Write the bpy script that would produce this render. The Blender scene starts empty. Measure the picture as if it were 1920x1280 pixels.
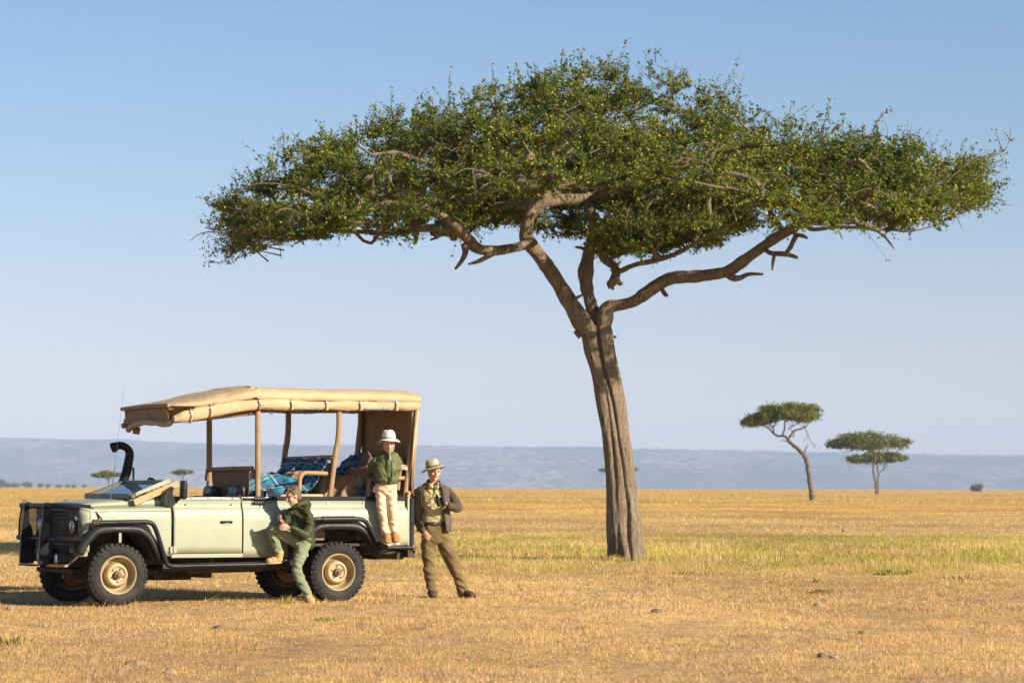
import bpy, bmesh, math, random
import numpy as np
QUICK = False
from mathutils import Vector, Matrix, noise, Quaternion

random.seed(7); RNG = np.random.default_rng(11)
R_ = math.radians
scene = bpy.context.scene
C = scene.collection
pi = math.pi

# ------------------------------------------------------------------ camera
CAM_H = 1.413; FOC = 100.0; FPX = 5333.3
PITCH = math.atan((914.0-640)/FPX); ROLL = R_(0.18)
cam_data = bpy.data.cameras.new('camera'); cam = bpy.data.objects.new('camera', cam_data); C.objects.link(cam)
cam_data.lens = FOC; cam_data.sensor_width = 36; cam_data.sensor_fit = 'HORIZONTAL'
cam_data.clip_start = 0.1; cam_data.clip_end = 50000
cam_data.dof.use_dof = True; cam_data.dof.focus_distance = 35.6; cam_data.dof.aperture_fstop = 4.5
cam.matrix_world = Matrix.Translation((0, 0, CAM_H)) @ Matrix.Rotation(pi/2+PITCH, 4, 'X') @ Matrix.Rotation(ROLL, 4, 'Z')
scene.camera = cam

# ------------------------------------------------------------------ sky, sun, exposure
SUN_EL = R_(23); SUN_AZ = R_(60)          # azimuth measured from the camera's back towards the right
sun_dir = Vector((math.sin(SUN_AZ)*math.cos(SUN_EL), -math.cos(SUN_AZ)*math.cos(SUN_EL), math.sin(SUN_EL)))
world = bpy.data.worlds.new("World"); scene.world = world; world.use_nodes = True
nt = world.node_tree; nt.nodes.clear()
wo = nt.nodes.new('ShaderNodeOutputWorld'); bg = nt.nodes.new('ShaderNodeBackground')
sky = nt.nodes.new('ShaderNodeTexSky'); sky.sky_type = 'NISHITA'; sky.sun_disc = False
sky.sun_elevation = SUN_EL; sky.sun_rotation = R_(180)-SUN_AZ
sky.air_density = 1.0; sky.dust_density = 1.2; sky.ozone_density = 2.0; sky.altitude = 1500
hs = nt.nodes.new('ShaderNodeHueSaturation'); hs.inputs['Saturation'].default_value = 1.0
tcw = nt.nodes.new('ShaderNodeTexCoord'); sxw = nt.nodes.new('ShaderNodeSeparateXYZ'); nt.links.new(tcw.outputs['Generated'], sxw.inputs[0])
rw = nt.nodes.new('ShaderNodeValToRGB'); nt.links.new(sxw.outputs[2], rw.inputs[0])      # tint multiplied into the sky colour: lavender low down, bluer higher up
for i, (p_, c_) in enumerate([(0.0, (1.17, .96, 1.05, 1)), (.06, (1.11, .965, 1.04, 1)), (.13, (.96, 1.01, 1.07, 1)), (.23, (.82, 1.03, 1.16, 1))]):
    if i > 1: rw.color_ramp.elements.new(p_)
    rw.color_ramp.elements[i].position = p_; rw.color_ramp.elements[i].color = c_
mw = nt.nodes.new('ShaderNodeMix'); mw.data_type = 'RGBA'; mw.blend_type = 'MULTIPLY'; mw.inputs[0].default_value = 1
nt.links.new(sky.outputs[0], mw.inputs[6]); nt.links.new(rw.outputs[0], mw.inputs[7])
nt.links.new(mw.outputs[2], hs.inputs['Color']); nt.links.new(hs.outputs[0], bg.inputs['Color'])
nt.links.new(bg.outputs[0], wo.inputs[0]); bg.inputs['Strength'].default_value = 0.060
sl = bpy.data.lights.new('sun', 'SUN'); so = bpy.data.objects.new('sun', sl); C.objects.link(so)
sl.energy = 5.0; sl.angle = R_(0.53); sl.color = (1.0, 0.89, 0.72)
so.rotation_euler = (-sun_dir).to_track_quat('-Z', 'Y').to_euler(); so.location = (30, -20, 40)
scene.view_settings.view_transform = 'Standard'; scene.view_settings.look = 'None'
scene.view_settings.exposure = 1.0; scene.view_settings.gamma = 1
scene.render.engine = 'CYCLES'
cy = scene.cycles; cy.use_denoising = True; cy.max_bounces = 6; cy.transparent_max_bounces = 12
cy.volume_bounces = 0; cy.volume_step_rate = 5; cy.caustics_reflective = False; cy.caustics_refractive = False
cy.sample_clamp_indirect = 6

# ------------------------------------------------------------------ helpers
def pw(px, py, Y):
    """point of the place seen at photo position (px,py) that stands Y metres away"""
    X = px-960; Z = py-640; c, s = math.cos(-ROLL), math.sin(-ROLL)
    X, Z = X*c-Z*s, X*s+Z*c
    c, s = math.cos(PITCH), math.sin(PITCH); u = -Z/FPX
    d = Vector((X/FPX, c-u*s, s+u*c))
    return d*(Y/d.y)+Vector((0, 0, CAM_H))
def pg(px, py):
    d = pw(px, py, 1.0)-Vector((0, 0, CAM_H)); t = -CAM_H/d.z
    return Vector((d.x*t, d.y*t, 0))

def tag(o, label=None, cat=None, group=None, kind=None):
    if label: o['label'] = label
    if cat: o['category'] = cat
    if group: o['group'] = group
    if kind: o['kind'] = kind
    return o
def thing(name, label, cat, loc=(0,0,0), rotz=0, group=None):
    o = bpy.data.objects.new(name, None); C.objects.link(o); o.empty_display_size = .3
    o.location = loc; o.rotation_euler = (0,0,rotz)
    return tag(o, label, cat, group)

class MB:
    def __init__(s): s.v = []; s.f = []; s.starts = []
    def add(s, V, F):
        n = len(s.v); s.starts.append((n, len(s.f))); s.v += [tuple(v) for v in V]; s.f += [tuple(i+n for i in f) for f in F]; return s
    def box(s, c, size, rot=None):
        hx, hy, hz = size[0]/2, size[1]/2, size[2]/2
        V = [Vector((x*hx, y*hy, z*hz)) for x in (-1,1) for y in (-1,1) for z in (-1,1)]
        if rot is not None: V = [rot@v for v in V]
        V = [v+Vector(c) for v in V]
        return s.add(V, [(0,1,3,2),(4,6,7,5),(0,4,5,1),(2,3,7,6),(0,2,6,4),(1,5,7,3)])
    def beam(s, a, b, w, h, up=(0,0,1)):
        a = Vector(a); b = Vector(b); d = (b-a); L = d.length; d.normalize()
        u = Vector(up); r = d.cross(u)
        if r.length < 1e-4: r = d.cross(Vector((1,0,0)))
        r.normalize(); u = r.cross(d)
        M = Matrix((d, r, u)).transposed()
        return s.box((a+b)/2, (L, w, h), M)
    def tube(s, P, Rr, seg=8, cap=True, squash=None, closed=False):
        P = [Vector(p) for p in P]; n = len(P)
        if not hasattr(Rr, '__len__'): Rr = [Rr]*n
        up = None; V = []
        for i in range(n):
            if closed: t = P[(i+1) % n]-P[i-1]
            else: t = P[min(i+1, n-1)]-P[max(i-1, 0)]
            if t.length < 1e-9: t = Vector((0,0,1))
            t.normalize()
            if up is None:
                up = Vector((0,0,1)) if abs(t.z) < .9 else Vector((1,0,0))
            r = t.cross(up); 
            if r.length < 1e-5: r = t.cross(Vector((0,1,0)))
            r.normalize(); up = r.cross(t)
            for k in range(seg):
                a = 2*pi*k/seg
                V.append(P[i]+(r*math.cos(a)+up*math.sin(a))*Rr[i])
        F = []
        m = n if closed else n-1
        for i in range(m):
            for k in range(seg):
                a = i*seg+k; b = i*seg+(k+1) % seg; j = (i+1) % n
                F.append((a, b, j*seg+(k+1) % seg, j*seg+k))
        if cap and not closed:
            F.append(tuple(range(seg-1, -1, -1))); F.append(tuple((n-1)*seg+k for k in range(seg)))
        return s.add(V, F)
    def lathe(s, prof, seg=32, axis='y', c=(0,0,0), closed=False):
        """prof: (r, h) pairs revolved round the axis"""
        V = []; n = len(prof)
        for (r, h) in prof:
            for k in range(seg):
                a = 2*pi*k/seg; x, z = r*math.cos(a), r*math.sin(a)
                p = (x, h, z) if axis == 'y' else ((x, z, h) if axis == 'z' else (h, x, z))
                V.append(Vector(p)+Vector(c))
        F = []
        for i in range(n if closed else n-1):
            j = (i+1) % n
            for k in range(seg):
                F.append((i*seg+k, i*seg+(k+1) % seg, j*seg+(k+1) % seg, j*seg+k))
        return s.add(V, F)
    def prism(s, poly, y0, y1, axis='y'):
        """polygon in x,z extruded along y (or the named axis)"""
        def P(a, b, h): return (a, h, b) if axis == 'y' else ((a, b, h) if axis == 'z' else (h, a, b))
        n = len(poly)
        V = [P(a, b, y0) for a, b in poly]+[P(a, b, y1) for a, b in poly]
        F = [tuple(range(n)), tuple(range(2*n-1, n-1, -1))]
        F += [(i, i+n, (i+1) % n+n, (i+1) % n) for i in range(n)]
        return s.add(V, F)
    def grid(s, fn, nu, nv, closed_u=False):
        V = [fn(i/(nu if closed_u else nu-1), j/(nv-1)) for j in range(nv) for i in range(nu)]
        F = []
        for j in range(nv-1):
            for i in range(nu if closed_u else nu-1):
                F.append((j*nu+i, j*nu+(i+1) % nu, (j+1)*nu+(i+1) % nu, (j+1)*nu+i))
        return s.add(V, F)
    def each(s, name, mat, parent=None, **kw):
        """one object per add() call"""
        out = []; st = s.starts+[(len(s.v), len(s.f))]
        for (v0, f0), (v1, f1) in zip(st[:-1], st[1:]):
            m = MB(); m.v = s.v[v0:v1]; m.f = [tuple(i-v0 for i in f) for f in s.f[f0:f1]]; out.append(m.build(name, mat, parent, **kw))
        return out
    def build(s, name, mat, parent=None, smooth=35, bevel=0, solid=0, subsurf=0, fixn=True, seg=2):
        me = bpy.data.meshes.new(name); me.from_pydata(s.v, [], s.f)
        if fixn:
            bm = bmesh.new(); bm.from_mesh(me); bmesh.ops.recalc_face_normals(bm, faces=bm.faces); bm.to_mesh(me); bm.free()
        me.materials.append(mat)
        o = bpy.data.objects.new(name, me); C.objects.link(o)
        if parent: o.parent = parent
        if smooth:
            me.polygons.foreach_set('use_smooth', [True]*len(me.polygons))
            try: me.set_sharp_from_angle(angle=R_(smooth))
            except Exception: pass
        if solid:
            m = o.modifiers.new('s', 'SOLIDIFY'); m.thickness = solid; m.offset = 0
        if bevel:
            m = o.modifiers.new('b', 'BEVEL'); m.width = bevel; m.segments = seg; m.limit_method = 'ANGLE'; m.angle_limit = R_(35); m.harden_normals = False
        if subsurf:
            m = o.modifiers.new('ss', 'SUBSURF'); m.levels = subsurf; m.render_levels = subsurf
        return o

def np_mesh(name, V, F, mat, parent=None, smooth=False, attr=None):
    V = np.asarray(V, dtype=np.float32); F = np.asarray(F, dtype=np.int32)
    me = bpy.data.meshes.new(name); k = F.shape[1]
    me.vertices.add(len(V)); me.vertices.foreach_set('co', V.ravel())
    me.loops.add(F.size); me.loops.foreach_set('vertex_index', F.ravel())
    me.polygons.add(len(F)); me.polygons.foreach_set('loop_start', np.arange(0, F.size, k, dtype=np.int32))
    me.polygons.foreach_set('loop_total', np.full(len(F), k, dtype=np.int32))
    if smooth: me.polygons.foreach_set('use_smooth', np.ones(len(F), dtype=bool))
    me.update(calc_edges=True)
    if attr:
        for an, av in attr.items():
            a = me.attributes.new(an, 'FLOAT', 'POINT'); a.data.foreach_set('value', np.asarray(av, dtype=np.float32))
    me.materials.append(mat)
    o = bpy.data.objects.new(name, me); C.objects.link(o)
    if parent: o.parent = parent
    return o

def catmull(P, n=4, closed=False):
    """P: list of tuples (any length); returns densified"""
    P = [np.array(p, float) for p in P]; out = []; m = len(P)
    rng = range(m if closed else m-1)
    for i in rng:
        p1, p2 = P[i], P[(i+1) % m]
        p0 = P[i-1] if (i > 0 or closed) else 2*p1-p2
        p3 = P[(i+2) % m] if (i+2 < m or closed) else 2*p2-p1
        for k in range(n):
            t = k/n
            out.append(.5*((2*p1)+(-p0+p2)*t+(2*p0-5*p1+4*p2-p3)*t*t+(-p0+3*p1-3*p2+p3)*t**3))
    if not closed: out.append(P[-1])
    return out

# ------------------------------------------------------------------ material helpers
def newmat(name):
    m = bpy.data.materials.new(name); m.use_nodes = True
    nt = m.node_tree; b = nt.nodes['Principled BSDF']; return m, nt, b
def N(nt, t, **kw):
    n = nt.nodes.new(t)
    for k, v in kw.items():
        if k in n.inputs: n.inputs[k].default_value = v
        else: setattr(n, k, v)
    return n
def ramp(nt, src, stops, interp='LINEAR'):
    r = nt.nodes.new('ShaderNodeValToRGB'); r.color_ramp.interpolation = interp
    e = r.color_ramp.elements
    while len(e) < len(stops): e.new(.5)
    for i, (p, c) in enumerate(stops):
        e[i].position = p; e[i].color = (*c, 1) if len(c) == 3 else c
    nt.links.new(src, r.inputs[0]); return r.outputs[0]
def mix(nt, f, a, b, mode='MIX'):
    m = nt.nodes.new('ShaderNodeMix'); m.data_type = 'RGBA'; m.blend_type = mode
    for sock, v in ((m.inputs[0], f), (m.inputs[6], a), (m.inputs[7], b)):
        if hasattr(v, 'is_output') or isinstance(v, bpy.types.NodeSocket): nt.links.new(v, sock)
        elif isinstance(v, (tuple, list)): sock.default_value = (*v, 1) if len(v) == 3 else v
        else: sock.default_value = v
    return m.outputs[2]
def math_(nt, op, a, b=None, clamp=False):
    m = nt.nodes.new('ShaderNodeMath'); m.operation = op; m.use_clamp = clamp
    for i, v in enumerate((a, b)):
        if v is None: continue
        if isinstance(v, bpy.types.NodeSocket): nt.links.new(v, m.inputs[i])
        else: m.inputs[i].default_value = v
    return m.outputs[0]
def tex_noise(nt, vec, scale, detail=4, rough=.6, dist=0):
    n = N(nt, 'ShaderNodeTexNoise'); n.inputs['Scale'].default_value = scale; n.inputs['Detail'].default_value = detail
    n.inputs['Roughness'].default_value = rough; n.inputs['Distortion'].default_value = dist
    if vec is not None: nt.links.new(vec, n.inputs['Vector'])
    return n.outputs[0]
def mapping(nt, vec, scale=(1,1,1), rot=(0,0,0), loc=(0,0,0)):
    m = nt.nodes.new('ShaderNodeMapping'); m.inputs['Scale'].default_value = scale; m.inputs['Rotation'].default_value = rot
    m.inputs['Location'].default_value = loc; nt.links.new(vec, m.inputs['Vector']); return m.outputs[0]
def objco(nt): return nt.nodes.new('ShaderNodeTexCoord').outputs['Object']
def bump(nt, b, h, strength=.3, dist=.02):
    n = nt.nodes.new('ShaderNodeBump'); n.inputs['Strength'].default_value = strength; n.inputs['Distance'].default_value = dist
    nt.links.new(h, n.inputs['Height']); nt.links.new(n.outputs[0], b.inputs['Normal'])
def stuffmat(name, c1, c2, scale=6, rough=.7, metal=0, bumpst=.15, bumpscale=60, bdist=.004, dust=None, dustamt=.5, spec=None, stretch=(1,1,1), translucent=0):
    """two-tone procedural material; dust = colour that collects in noise patches"""
    m, nt, b = newmat(name); co = objco(nt); v = mapping(nt, co, stretch)
    col = mix(nt, ramp(nt, tex_noise(nt, v, scale), [(.35, (0,0,0)), (.65, (1,1,1))]), c1, c2)
    if dust:
        d = ramp(nt, tex_noise(nt, co, scale*.35, 6, .7), [(.42, (0,0,0)), (.75, (dustamt,)*3)])
        col = mix(nt, d, col, dust)
    nt.links.new(col, b.inputs['Base Color'])
    rr = ramp(nt, tex_noise(nt, co, scale*1.7, 5), [(.3, (max(0, rough-.12),)*3), (.7, (min(1, rough+.12),)*3)])
    nt.links.new(rr, b.inputs['Roughness']); b.inputs['Metallic'].default_value = metal
    if spec is not None: b.inputs['Specular IOR Level'].default_value = spec
    if bumpst: bump(nt, b, tex_noise(nt, v, bumpscale, 5, .65), bumpst, bdist)
    return m

# ------------------------------------------------------------------ ground colours (shared by the soil sheet and the grass blades)
def ground_color(nt, blade=False):
    geo = nt.nodes.new('ShaderNodeNewGeometry'); pos = geo.outputs['Position']
    sx = nt.nodes.new('ShaderNodeSeparateXYZ'); nt.links.new(pos, sx.inputs[0])
    cx = nt.nodes.new('ShaderNodeCombineXYZ'); nt.links.new(sx.outputs[0], cx.inputs[0]); nt.links.new(sx.outputs[1], cx.inputs[1])
    p = cx.outputs[0]; Y = sx.outputs[1]; X = sx.outputs[0]
    big = tex_noise(nt, mapping(nt, p, (.10, .045, 1)), 1, 5, .6)
    mid = tex_noise(nt, p, .9, 5, .65, .5)
    fine = tex_noise(nt, p, 7, 5, .7)
    gold = (.69, .490, .185); straw = (.80, .650, .360); brown = (.30, .205, .115); pink = (.56, .378, .212)
    col = mix(nt, ramp(nt, mid, [(.36, (0,0,0)), (.62, (1,1,1))]), pink, gold)
    col = mix(nt, ramp(nt, fine, [(.45, (0,0,0)), (.72, (.9,.9,.9))]), col, straw)
    col = mix(nt, ramp(nt, tex_noise(nt, p, 2.3, 6, .75), [(.52, (0,0,0)), (.68, (.85,.85,.85))]), col, brown)
    # far plain: yellower, banded
    far = math_(nt, 'MULTIPLY', math_(nt, 'SUBTRACT', Y, 75.0), 1/160.0, True)
    band = ramp(nt, tex_noise(nt, mapping(nt, p, (.012, .02, 1)), 1, 6, .7), [(.38, (.58,.365,.16)), (.5, (.70,.475,.17)), (.64, (.66,.50,.13))])
    col = mix(nt, far, col, band)
    # the greener belt round and behind the tree
    yb = math_(nt, 'MULTIPLY', math_(nt, 'MINIMUM', math_(nt, 'SUBTRACT', Y, 45.0), math_(nt, 'SUBTRACT', 92.0, Y)), .14, True)
    xb = math_(nt, 'MULTIPLY', math_(nt, 'ADD', X, 2.6), .8, True)
    gn = ramp(nt, tex_noise(nt, mapping(nt, p, (.45, .16, 1), loc=(3.1,.4,0)), 1, 5, .62), [(.40, (0,0,0)), (.58, (1,1,1))])
    g = math_(nt, 'MULTIPLY', math_(nt, 'MULTIPLY', yb, xb), gn)
    g2 = ramp(nt, tex_noise(nt, mapping(nt, p, (.3, .13, 1), loc=(7,2,0)), 1, 6, .7), [(.60, (0,0,0)), (.72, (.5,.5,.5))])
    gg = math_(nt, 'MAXIMUM', math_(nt, 'MULTIPLY', g, .85), math_(nt, 'MULTIPLY', g2, .6))
    green = mix(nt, ramp(nt, fine, [(.35, (0,0,0)), (.65, (1,1,1))]), (.26, .29, .045), (.60, .52, .12))
    col = mix(nt, gg, col, green)
    nearf = math_(nt, 'MULTIPLY', math_(nt, 'SUBTRACT', 48.0, Y), 1/16.0, True)
    col = mix(nt, nearf, col, mix(nt, 1.0, col, (.99, .95, 1.0), 'MULTIPLY'))
    speck = ramp(nt, tex_noise(nt, p, 5.5, 6, .8), [(.56, (0,0,0)), (.66, (.8,.8,.8))])
    col = mix(nt, math_(nt, 'MULTIPLY', speck, math_(nt, 'SUBTRACT', 1.0, far)), col, (.26, .16, .085))
    col = mix(nt, 1.0, col, ramp(nt, big, [(.34, (.74,.69,.64)), (.62, (1.12,1.12,1.04))]), 'MULTIPLY')
    return col, p, fine, mid
# ------------------------------------------------------------------ the setting: ground, hills
def hgt(x, y):
    return (noise.noise(Vector((x*.35, y*.22, 1.3)))*.035+noise.noise(Vector((x*1.1, y*.8, 7.3)))*.012)
m_soil, nt, b = newmat('dry_soil')
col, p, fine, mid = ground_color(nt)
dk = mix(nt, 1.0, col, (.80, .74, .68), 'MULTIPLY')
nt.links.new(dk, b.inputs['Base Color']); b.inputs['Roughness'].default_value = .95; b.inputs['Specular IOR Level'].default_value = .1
hh = math_(nt, 'ADD', math_(nt, 'MULTIPLY', tex_noise(nt, p, 26, 5, .7), .5), tex_noise(nt, p, 4, 5, .7))
bump(nt, b, hh, .9, .06)
ys = np.concatenate([np.linspace(-60, 14, 12), np.linspace(15, 80, 190), 80+np.geomspace(1, 13000, 100)])
xs1 = np.linspace(-1, 1, 150)
rows = []
for y in ys:
    half = 20+abs(y)*.5 if y < 200 else 120+(y-200)*.42
    rows.append([(x*half, y) for x in xs1])
V = []
for r in rows:
    for x, y in r:
        z = hgt(x, y) if 14 < y < 140 else 0
        fade = min(1, max(0, (y-14)/4))*min(1, max(0, (140-y)/40))
        V.append((x, y, z*fade))
nx, ny = len(xs1), len(ys)
F = [(j*nx+i, j*nx+i+1, (j+1)*nx+i+1, (j+1)*nx+i) for j in range(ny-1) for i in range(nx-1)]
g = np_mesh('ground', V, F, m_soil, smooth=True); g['kind'] = 'structure'

# escarpment
m_hill, nt, b = newmat('hillside')
co = objco(nt)
base = mix(nt, ramp(nt, tex_noise(nt, mapping(nt, co, (.0014, .0008, .004)), 1, 6, .62), [(.40, (0,0,0)), (.62, (1,1,1))]), (.022, .042, .045), (.32, .235, .19))
spots = ramp(nt, tex_noise(nt, mapping(nt, co, (.020, .0024, .10)), 1, 4, .75), [(.47, (1,1,1)), (.53, (0,0,0))])
base = mix(nt, math_(nt, 'MULTIPLY', spots, .95), base, (.035, .055, .022))
nt.links.new(base, b.inputs['Base Color']); b.inputs['Roughness'].default_value = 1; b.inputs['Specular IOR Level'].default_value = 0
prof = [(-400,820),(0,823),(200,829),(420,835),(800,838),(1200,843),(1500,849),(1750,854),(1920,856),(2400,870)]
def top_px(px): return float(np.interp(px, [a for a, _ in prof], [b_ for _, b_ in prof]))
V = []; nx, ny = 420, 40
for j in range(ny):
    t = j/(ny-1); y = (4700+t*1700)*2.5
    for i in range(nx):
        px = -700+3300*i/(nx-1)
        ztop = pw(px, top_px(px), 5900*2.5).z/2.5
        x = (px-960)/FPX*5600
        s = t*1.5
        zz = ztop*(1-(1-min(1, s))**1.9)
        n = noise.fractal(Vector((x*.003, y*.00088, 0)), 1.0, 2.0, 5)*13*math.sin(min(1, s)*pi)
        n += noise.noise(Vector((x*.02, y*.004, 5)))*1.6*min(1, s*2)+noise.noise(Vector((x*.07, y*.008, 9)))*.9*min(1, s)
        rid = abs(noise.noise(Vector((x*.004+y*.00024, 3.1, 0))))*-16*math.sin(min(1, s)*pi)
        V.append((x*2.5, y, (zz+n+rid-.4)*2.5 if t > 0 else -1.0))
F = [(j*nx+i, j*nx+i+1, (j+1)*nx+i+1, (j+1)*nx+i) for j in range(ny-1) for i in range(nx-1)]
g = np_mesh('hills', V, F, m_hill, smooth=True); g['kind'] = 'structure'

# haze
mb = MB().box((0, 8200, 174), (13000, 16800, 350))
m_hz = bpy.data.materials.new('air'); m_hz.use_nodes = True; nt = m_hz.node_tree; nt.nodes.clear()
o_ = nt.nodes.new('ShaderNodeOutputMaterial'); pv = nt.nodes.new('ShaderNodeVolumePrincipled')
pv.inputs['Color'].default_value = (.60, .73, 1.0, 1); pv.inputs['Density'].default_value = .000078; pv.inputs['Anisotropy'].default_value = -0.1
nt.links.new(pv.outputs[0], o_.inputs['Volume'])
hz = mb.build('haze', m_hz, smooth=0); hz['kind'] = 'stuff'

# ------------------------------------------------------------------ grass
m_grass, nt, b = newmat('dry_grass')
col, p, fine, mid = ground_color(nt, True)
at = nt.nodes.new('ShaderNodeAttribute'); at.attribute_name = 'tint'
tc = ramp(nt, at.outputs['Fac'], [(0, (.42,.36,.34)), (.35, (.86,.80,.76)), (.65, (1.12,1.10,1.05)), (1, (1.5,1.6,1.9))])
cc = mix(nt, 1.0, col, tc, 'MULTIPLY')
df = nt.nodes.new('ShaderNodeBsdfDiffuse'); tr = nt.nodes.new('ShaderNodeBsdfTranslucent'); ms = nt.nodes.new('ShaderNodeMixShader'); ms.inputs[0].default_value = .25
nt.links.new(cc, df.inputs[0]); nt.links.new(cc, tr.inputs[0]); nt.links.new(df.outputs[0], ms.inputs[1]); nt.links.new(tr.outputs[0], ms.inputs[2])
nt.links.new(ms.outputs[0], [n for n in nt.nodes if n.type == 'OUTPUT_MATERIAL'][0].inputs['Surface'])
m_grass.node_tree.nodes.remove(b)

def hgt_np(x, y):
    return np.array([hgt(a, b_)*min(1, max(0, (b_-14)/4))*min(1, max(0, (140-b_)/40)) for a, b_ in zip(x, y)])
def lownoise(x, y, s, off):
    return np.array([noise.noise(Vector((a*s, b_*s*.5, off))) for a, b_ in zip(x, y)])
def green_amt(x, y):
    yb = np.clip(np.minimum(y-45.5, 76-y)*.16, 0, 1); xb = np.clip((x+2.6)*.8, 0, 1)
    return yb*xb
def blades(n, y0, y1, hmean, wid, seedn, clump=.35, tall=0):
    rg = np.random.default_rng(seedn)
    # even over the visible wedge
    u = rg.random(n); y = np.sqrt(y0**2+u*(y1**2-y0**2))
    x = (rg.random(n)*2-1)*(y*.20+2.6)
    # clumping: pull to tuft centres
    k = int(n*.10); cxs = x[:k]; cys = y[:k]
    idx = rg.integers(0, k, n); cl = rg.random(n) < clump
    ang = rg.random(n)*2*pi; rr = np.abs(rg.normal(0, .05, n))
    x = np.where(cl, cxs[idx]+rr*np.cos(ang), x); y = np.where(cl, cys[idx]+rr*np.sin(ang), y)
    gx = np.round(x*2)/2; gy = np.round(y)
    ga = green_amt(x, y)
    nz = lownoise(x[::1], y, .8, 3.0) if n < 400000 else lownoise(x, y, .8, 3.0)
    h = hmean*np.exp(rg.normal(0, .38, n))*(1+np.clip(nz, -.6, 1)*1.2)*(1+ga*(.5+1.8*np.clip(lownoise(x, y, .35, 9.0)+.25, 0, 1)))
    if tall: h = h*np.where(rg.random(n) < tall, 2.6, 1)
    w = wid*(.6+.8*rg.random(n))
    az = rg.random(n)*2*pi; lean = np.abs(rg.normal(.8, 1.3, n))*(1-.55*ga)
    dx = np.cos(az)*lean*h; dy = np.sin(az)*lean*h
    fa = rg.random(n)*pi; fx = np.cos(fa)*w/2; fy = np.sin(fa)*w/2*.6
    # bare and trampled patches thin the blades out
    bare = lownoise(x, y, 1.3, 21.0)+.5*lownoise(x, y, 3.7, 23.0)
    kp = (rg.random(n) < np.clip(1.05+2.6*(bare+.12), .10, 1)) | (ga > .3)
    x, y, h, w, dx, dy, fx, fy, lean = [q_[kp] for q_ in (x, y, h, w, dx, dy, fx, fy, lean)]; n = len(x)
    z = hgt_np(x, y)-.004
    V = np.empty((n, 3, 3)); V[:,0] = np.stack([x-fx, y-fy, z], 1); V[:,1] = np.stack([x+fx, y+fy, z], 1)
    V[:,2] = np.stack([x+dx, y+dy, z+h/np.sqrt(1+lean**2)+.003], 1)
    t = np.clip(rg.normal(.5, .27, n), 0, 1)
    return V.reshape(-1, 3), np.repeat(t, 3)
def no_go(V, t):
    return V, t
parts = []
if QUICK: DENS = .4
else: DENS = 1.0
parts.append(blades(int(680000*DENS), 19.5, 33, .026, .0048, 1, .5, .010))
parts.append(blades(int(580000*DENS), 33, 52, .030, .0075, 2, .5, .010))
parts.append(blades(int(320000*DENS), 52, 90, .040, .013, 3, .5))
parts.append(blades(int(420000*DENS), 90, 260, .045, .026, 4, .2))
parts.append(blades(int(200000*DENS), 260, 1500, .10, .13, 5, .1))
V = np.concatenate([a for a, _ in parts]); t = np.concatenate([b_ for _, b_ in parts])
F = np.arange(len(V)).reshape(-1, 3)
g = np_mesh('grass', V, F, m_grass, attr={'tint': t})
tag(g, 'short dry golden grass covering the plain, greener round the big tree', 'grass', kind='stuff')
# ------------------------------------------------------------------ trees
def barkmat(name, c1, c2, c3):
    m, nt, b = newmat(name); co = objco(nt)
    v = mapping(nt, co, (1, 1, .16))
    n1 = tex_noise(nt, v, 14, 8, .75, 1.2); n2 = tex_noise(nt, mapping(nt, co, (1, 1, .35)), 40, 6, .75); n3 = tex_noise(nt, co, 1.3, 5, .6)
    col = mix(nt, ramp(nt, n1, [(.38, (0,0,0)), (.60, (1,1,1))]), c1, c2)
    col = mix(nt, ramp(nt, n2, [(.50, (0,0,0)), (.70, (.8,.8,.8))]), col, c3)
    col = mix(nt, ramp(nt, n3, [(.45, (0,0,0)), (.7, (.5,.5,.5))]), col, c2)
    nt.links.new(col, b.inputs['Base Color']); b.inputs['Roughness'].default_value = .9; b.inputs['Specular IOR Level'].default_value = .2
    h = math_(nt, 'ADD', n1, math_(nt, 'MULTIPLY', n2, .5)); bump(nt, b, h, 1.0, .09)
    return m
m_bark = barkmat('acacia_bark', (.11, .082, .056), (.33, .25, .17), (.56, .44, .30))
m_bark_far = barkmat('distant_bark', (.06, .045, .035), (.17, .125, .085), (.28, .21, .14))
m_twig = barkmat('twig_bark', (.09, .065, .04), (.20, .14, .085), (.30, .22, .14))
def leafmat(name, ca, cb, cc, trans=.35):
    m, nt, b = newmat(name)
    at = nt.nodes.new('ShaderNodeAttribute'); at.attribute_name = 'tint'
    col = ramp(nt, at.outputs['Fac'], [(0, ca), (.5, cb), (.88, cc), (1, (.55, .40, .05))])
    b.inputs['Roughness'].default_value = .5; b.inputs['Specular IOR Level'].default_value = .35
    nt.links.new(col, b.inputs['Base Color'])
    tr = nt.nodes.new('ShaderNodeBsdfTranslucent'); ms = nt.nodes.new('ShaderNodeMixShader'); ms.inputs[0].default_value = trans
    nt.links.new(mix(nt, 1.0, col, (1.2, 1.25, .6), 'MULTIPLY'), tr.inputs[0])
    nt.links.new(b.outputs[0], ms.inputs[1]); nt.links.new(tr.outputs[0], ms.inputs[2])
    nt.links.new(ms.outputs[0], [n for n in nt.nodes if n.type == 'OUTPUT_MATERIAL'][0].inputs['Surface'])
    return m
m_leaf = leafmat('acacia_leaves', (.036, .064, .007), (.108, .145, .012), (.34, .33, .028))
m_leaf_far = leafmat('distant_acacia_leaves', (.055, .075, .008), (.12, .138, .015), (.22, .21, .03), .3)

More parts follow.
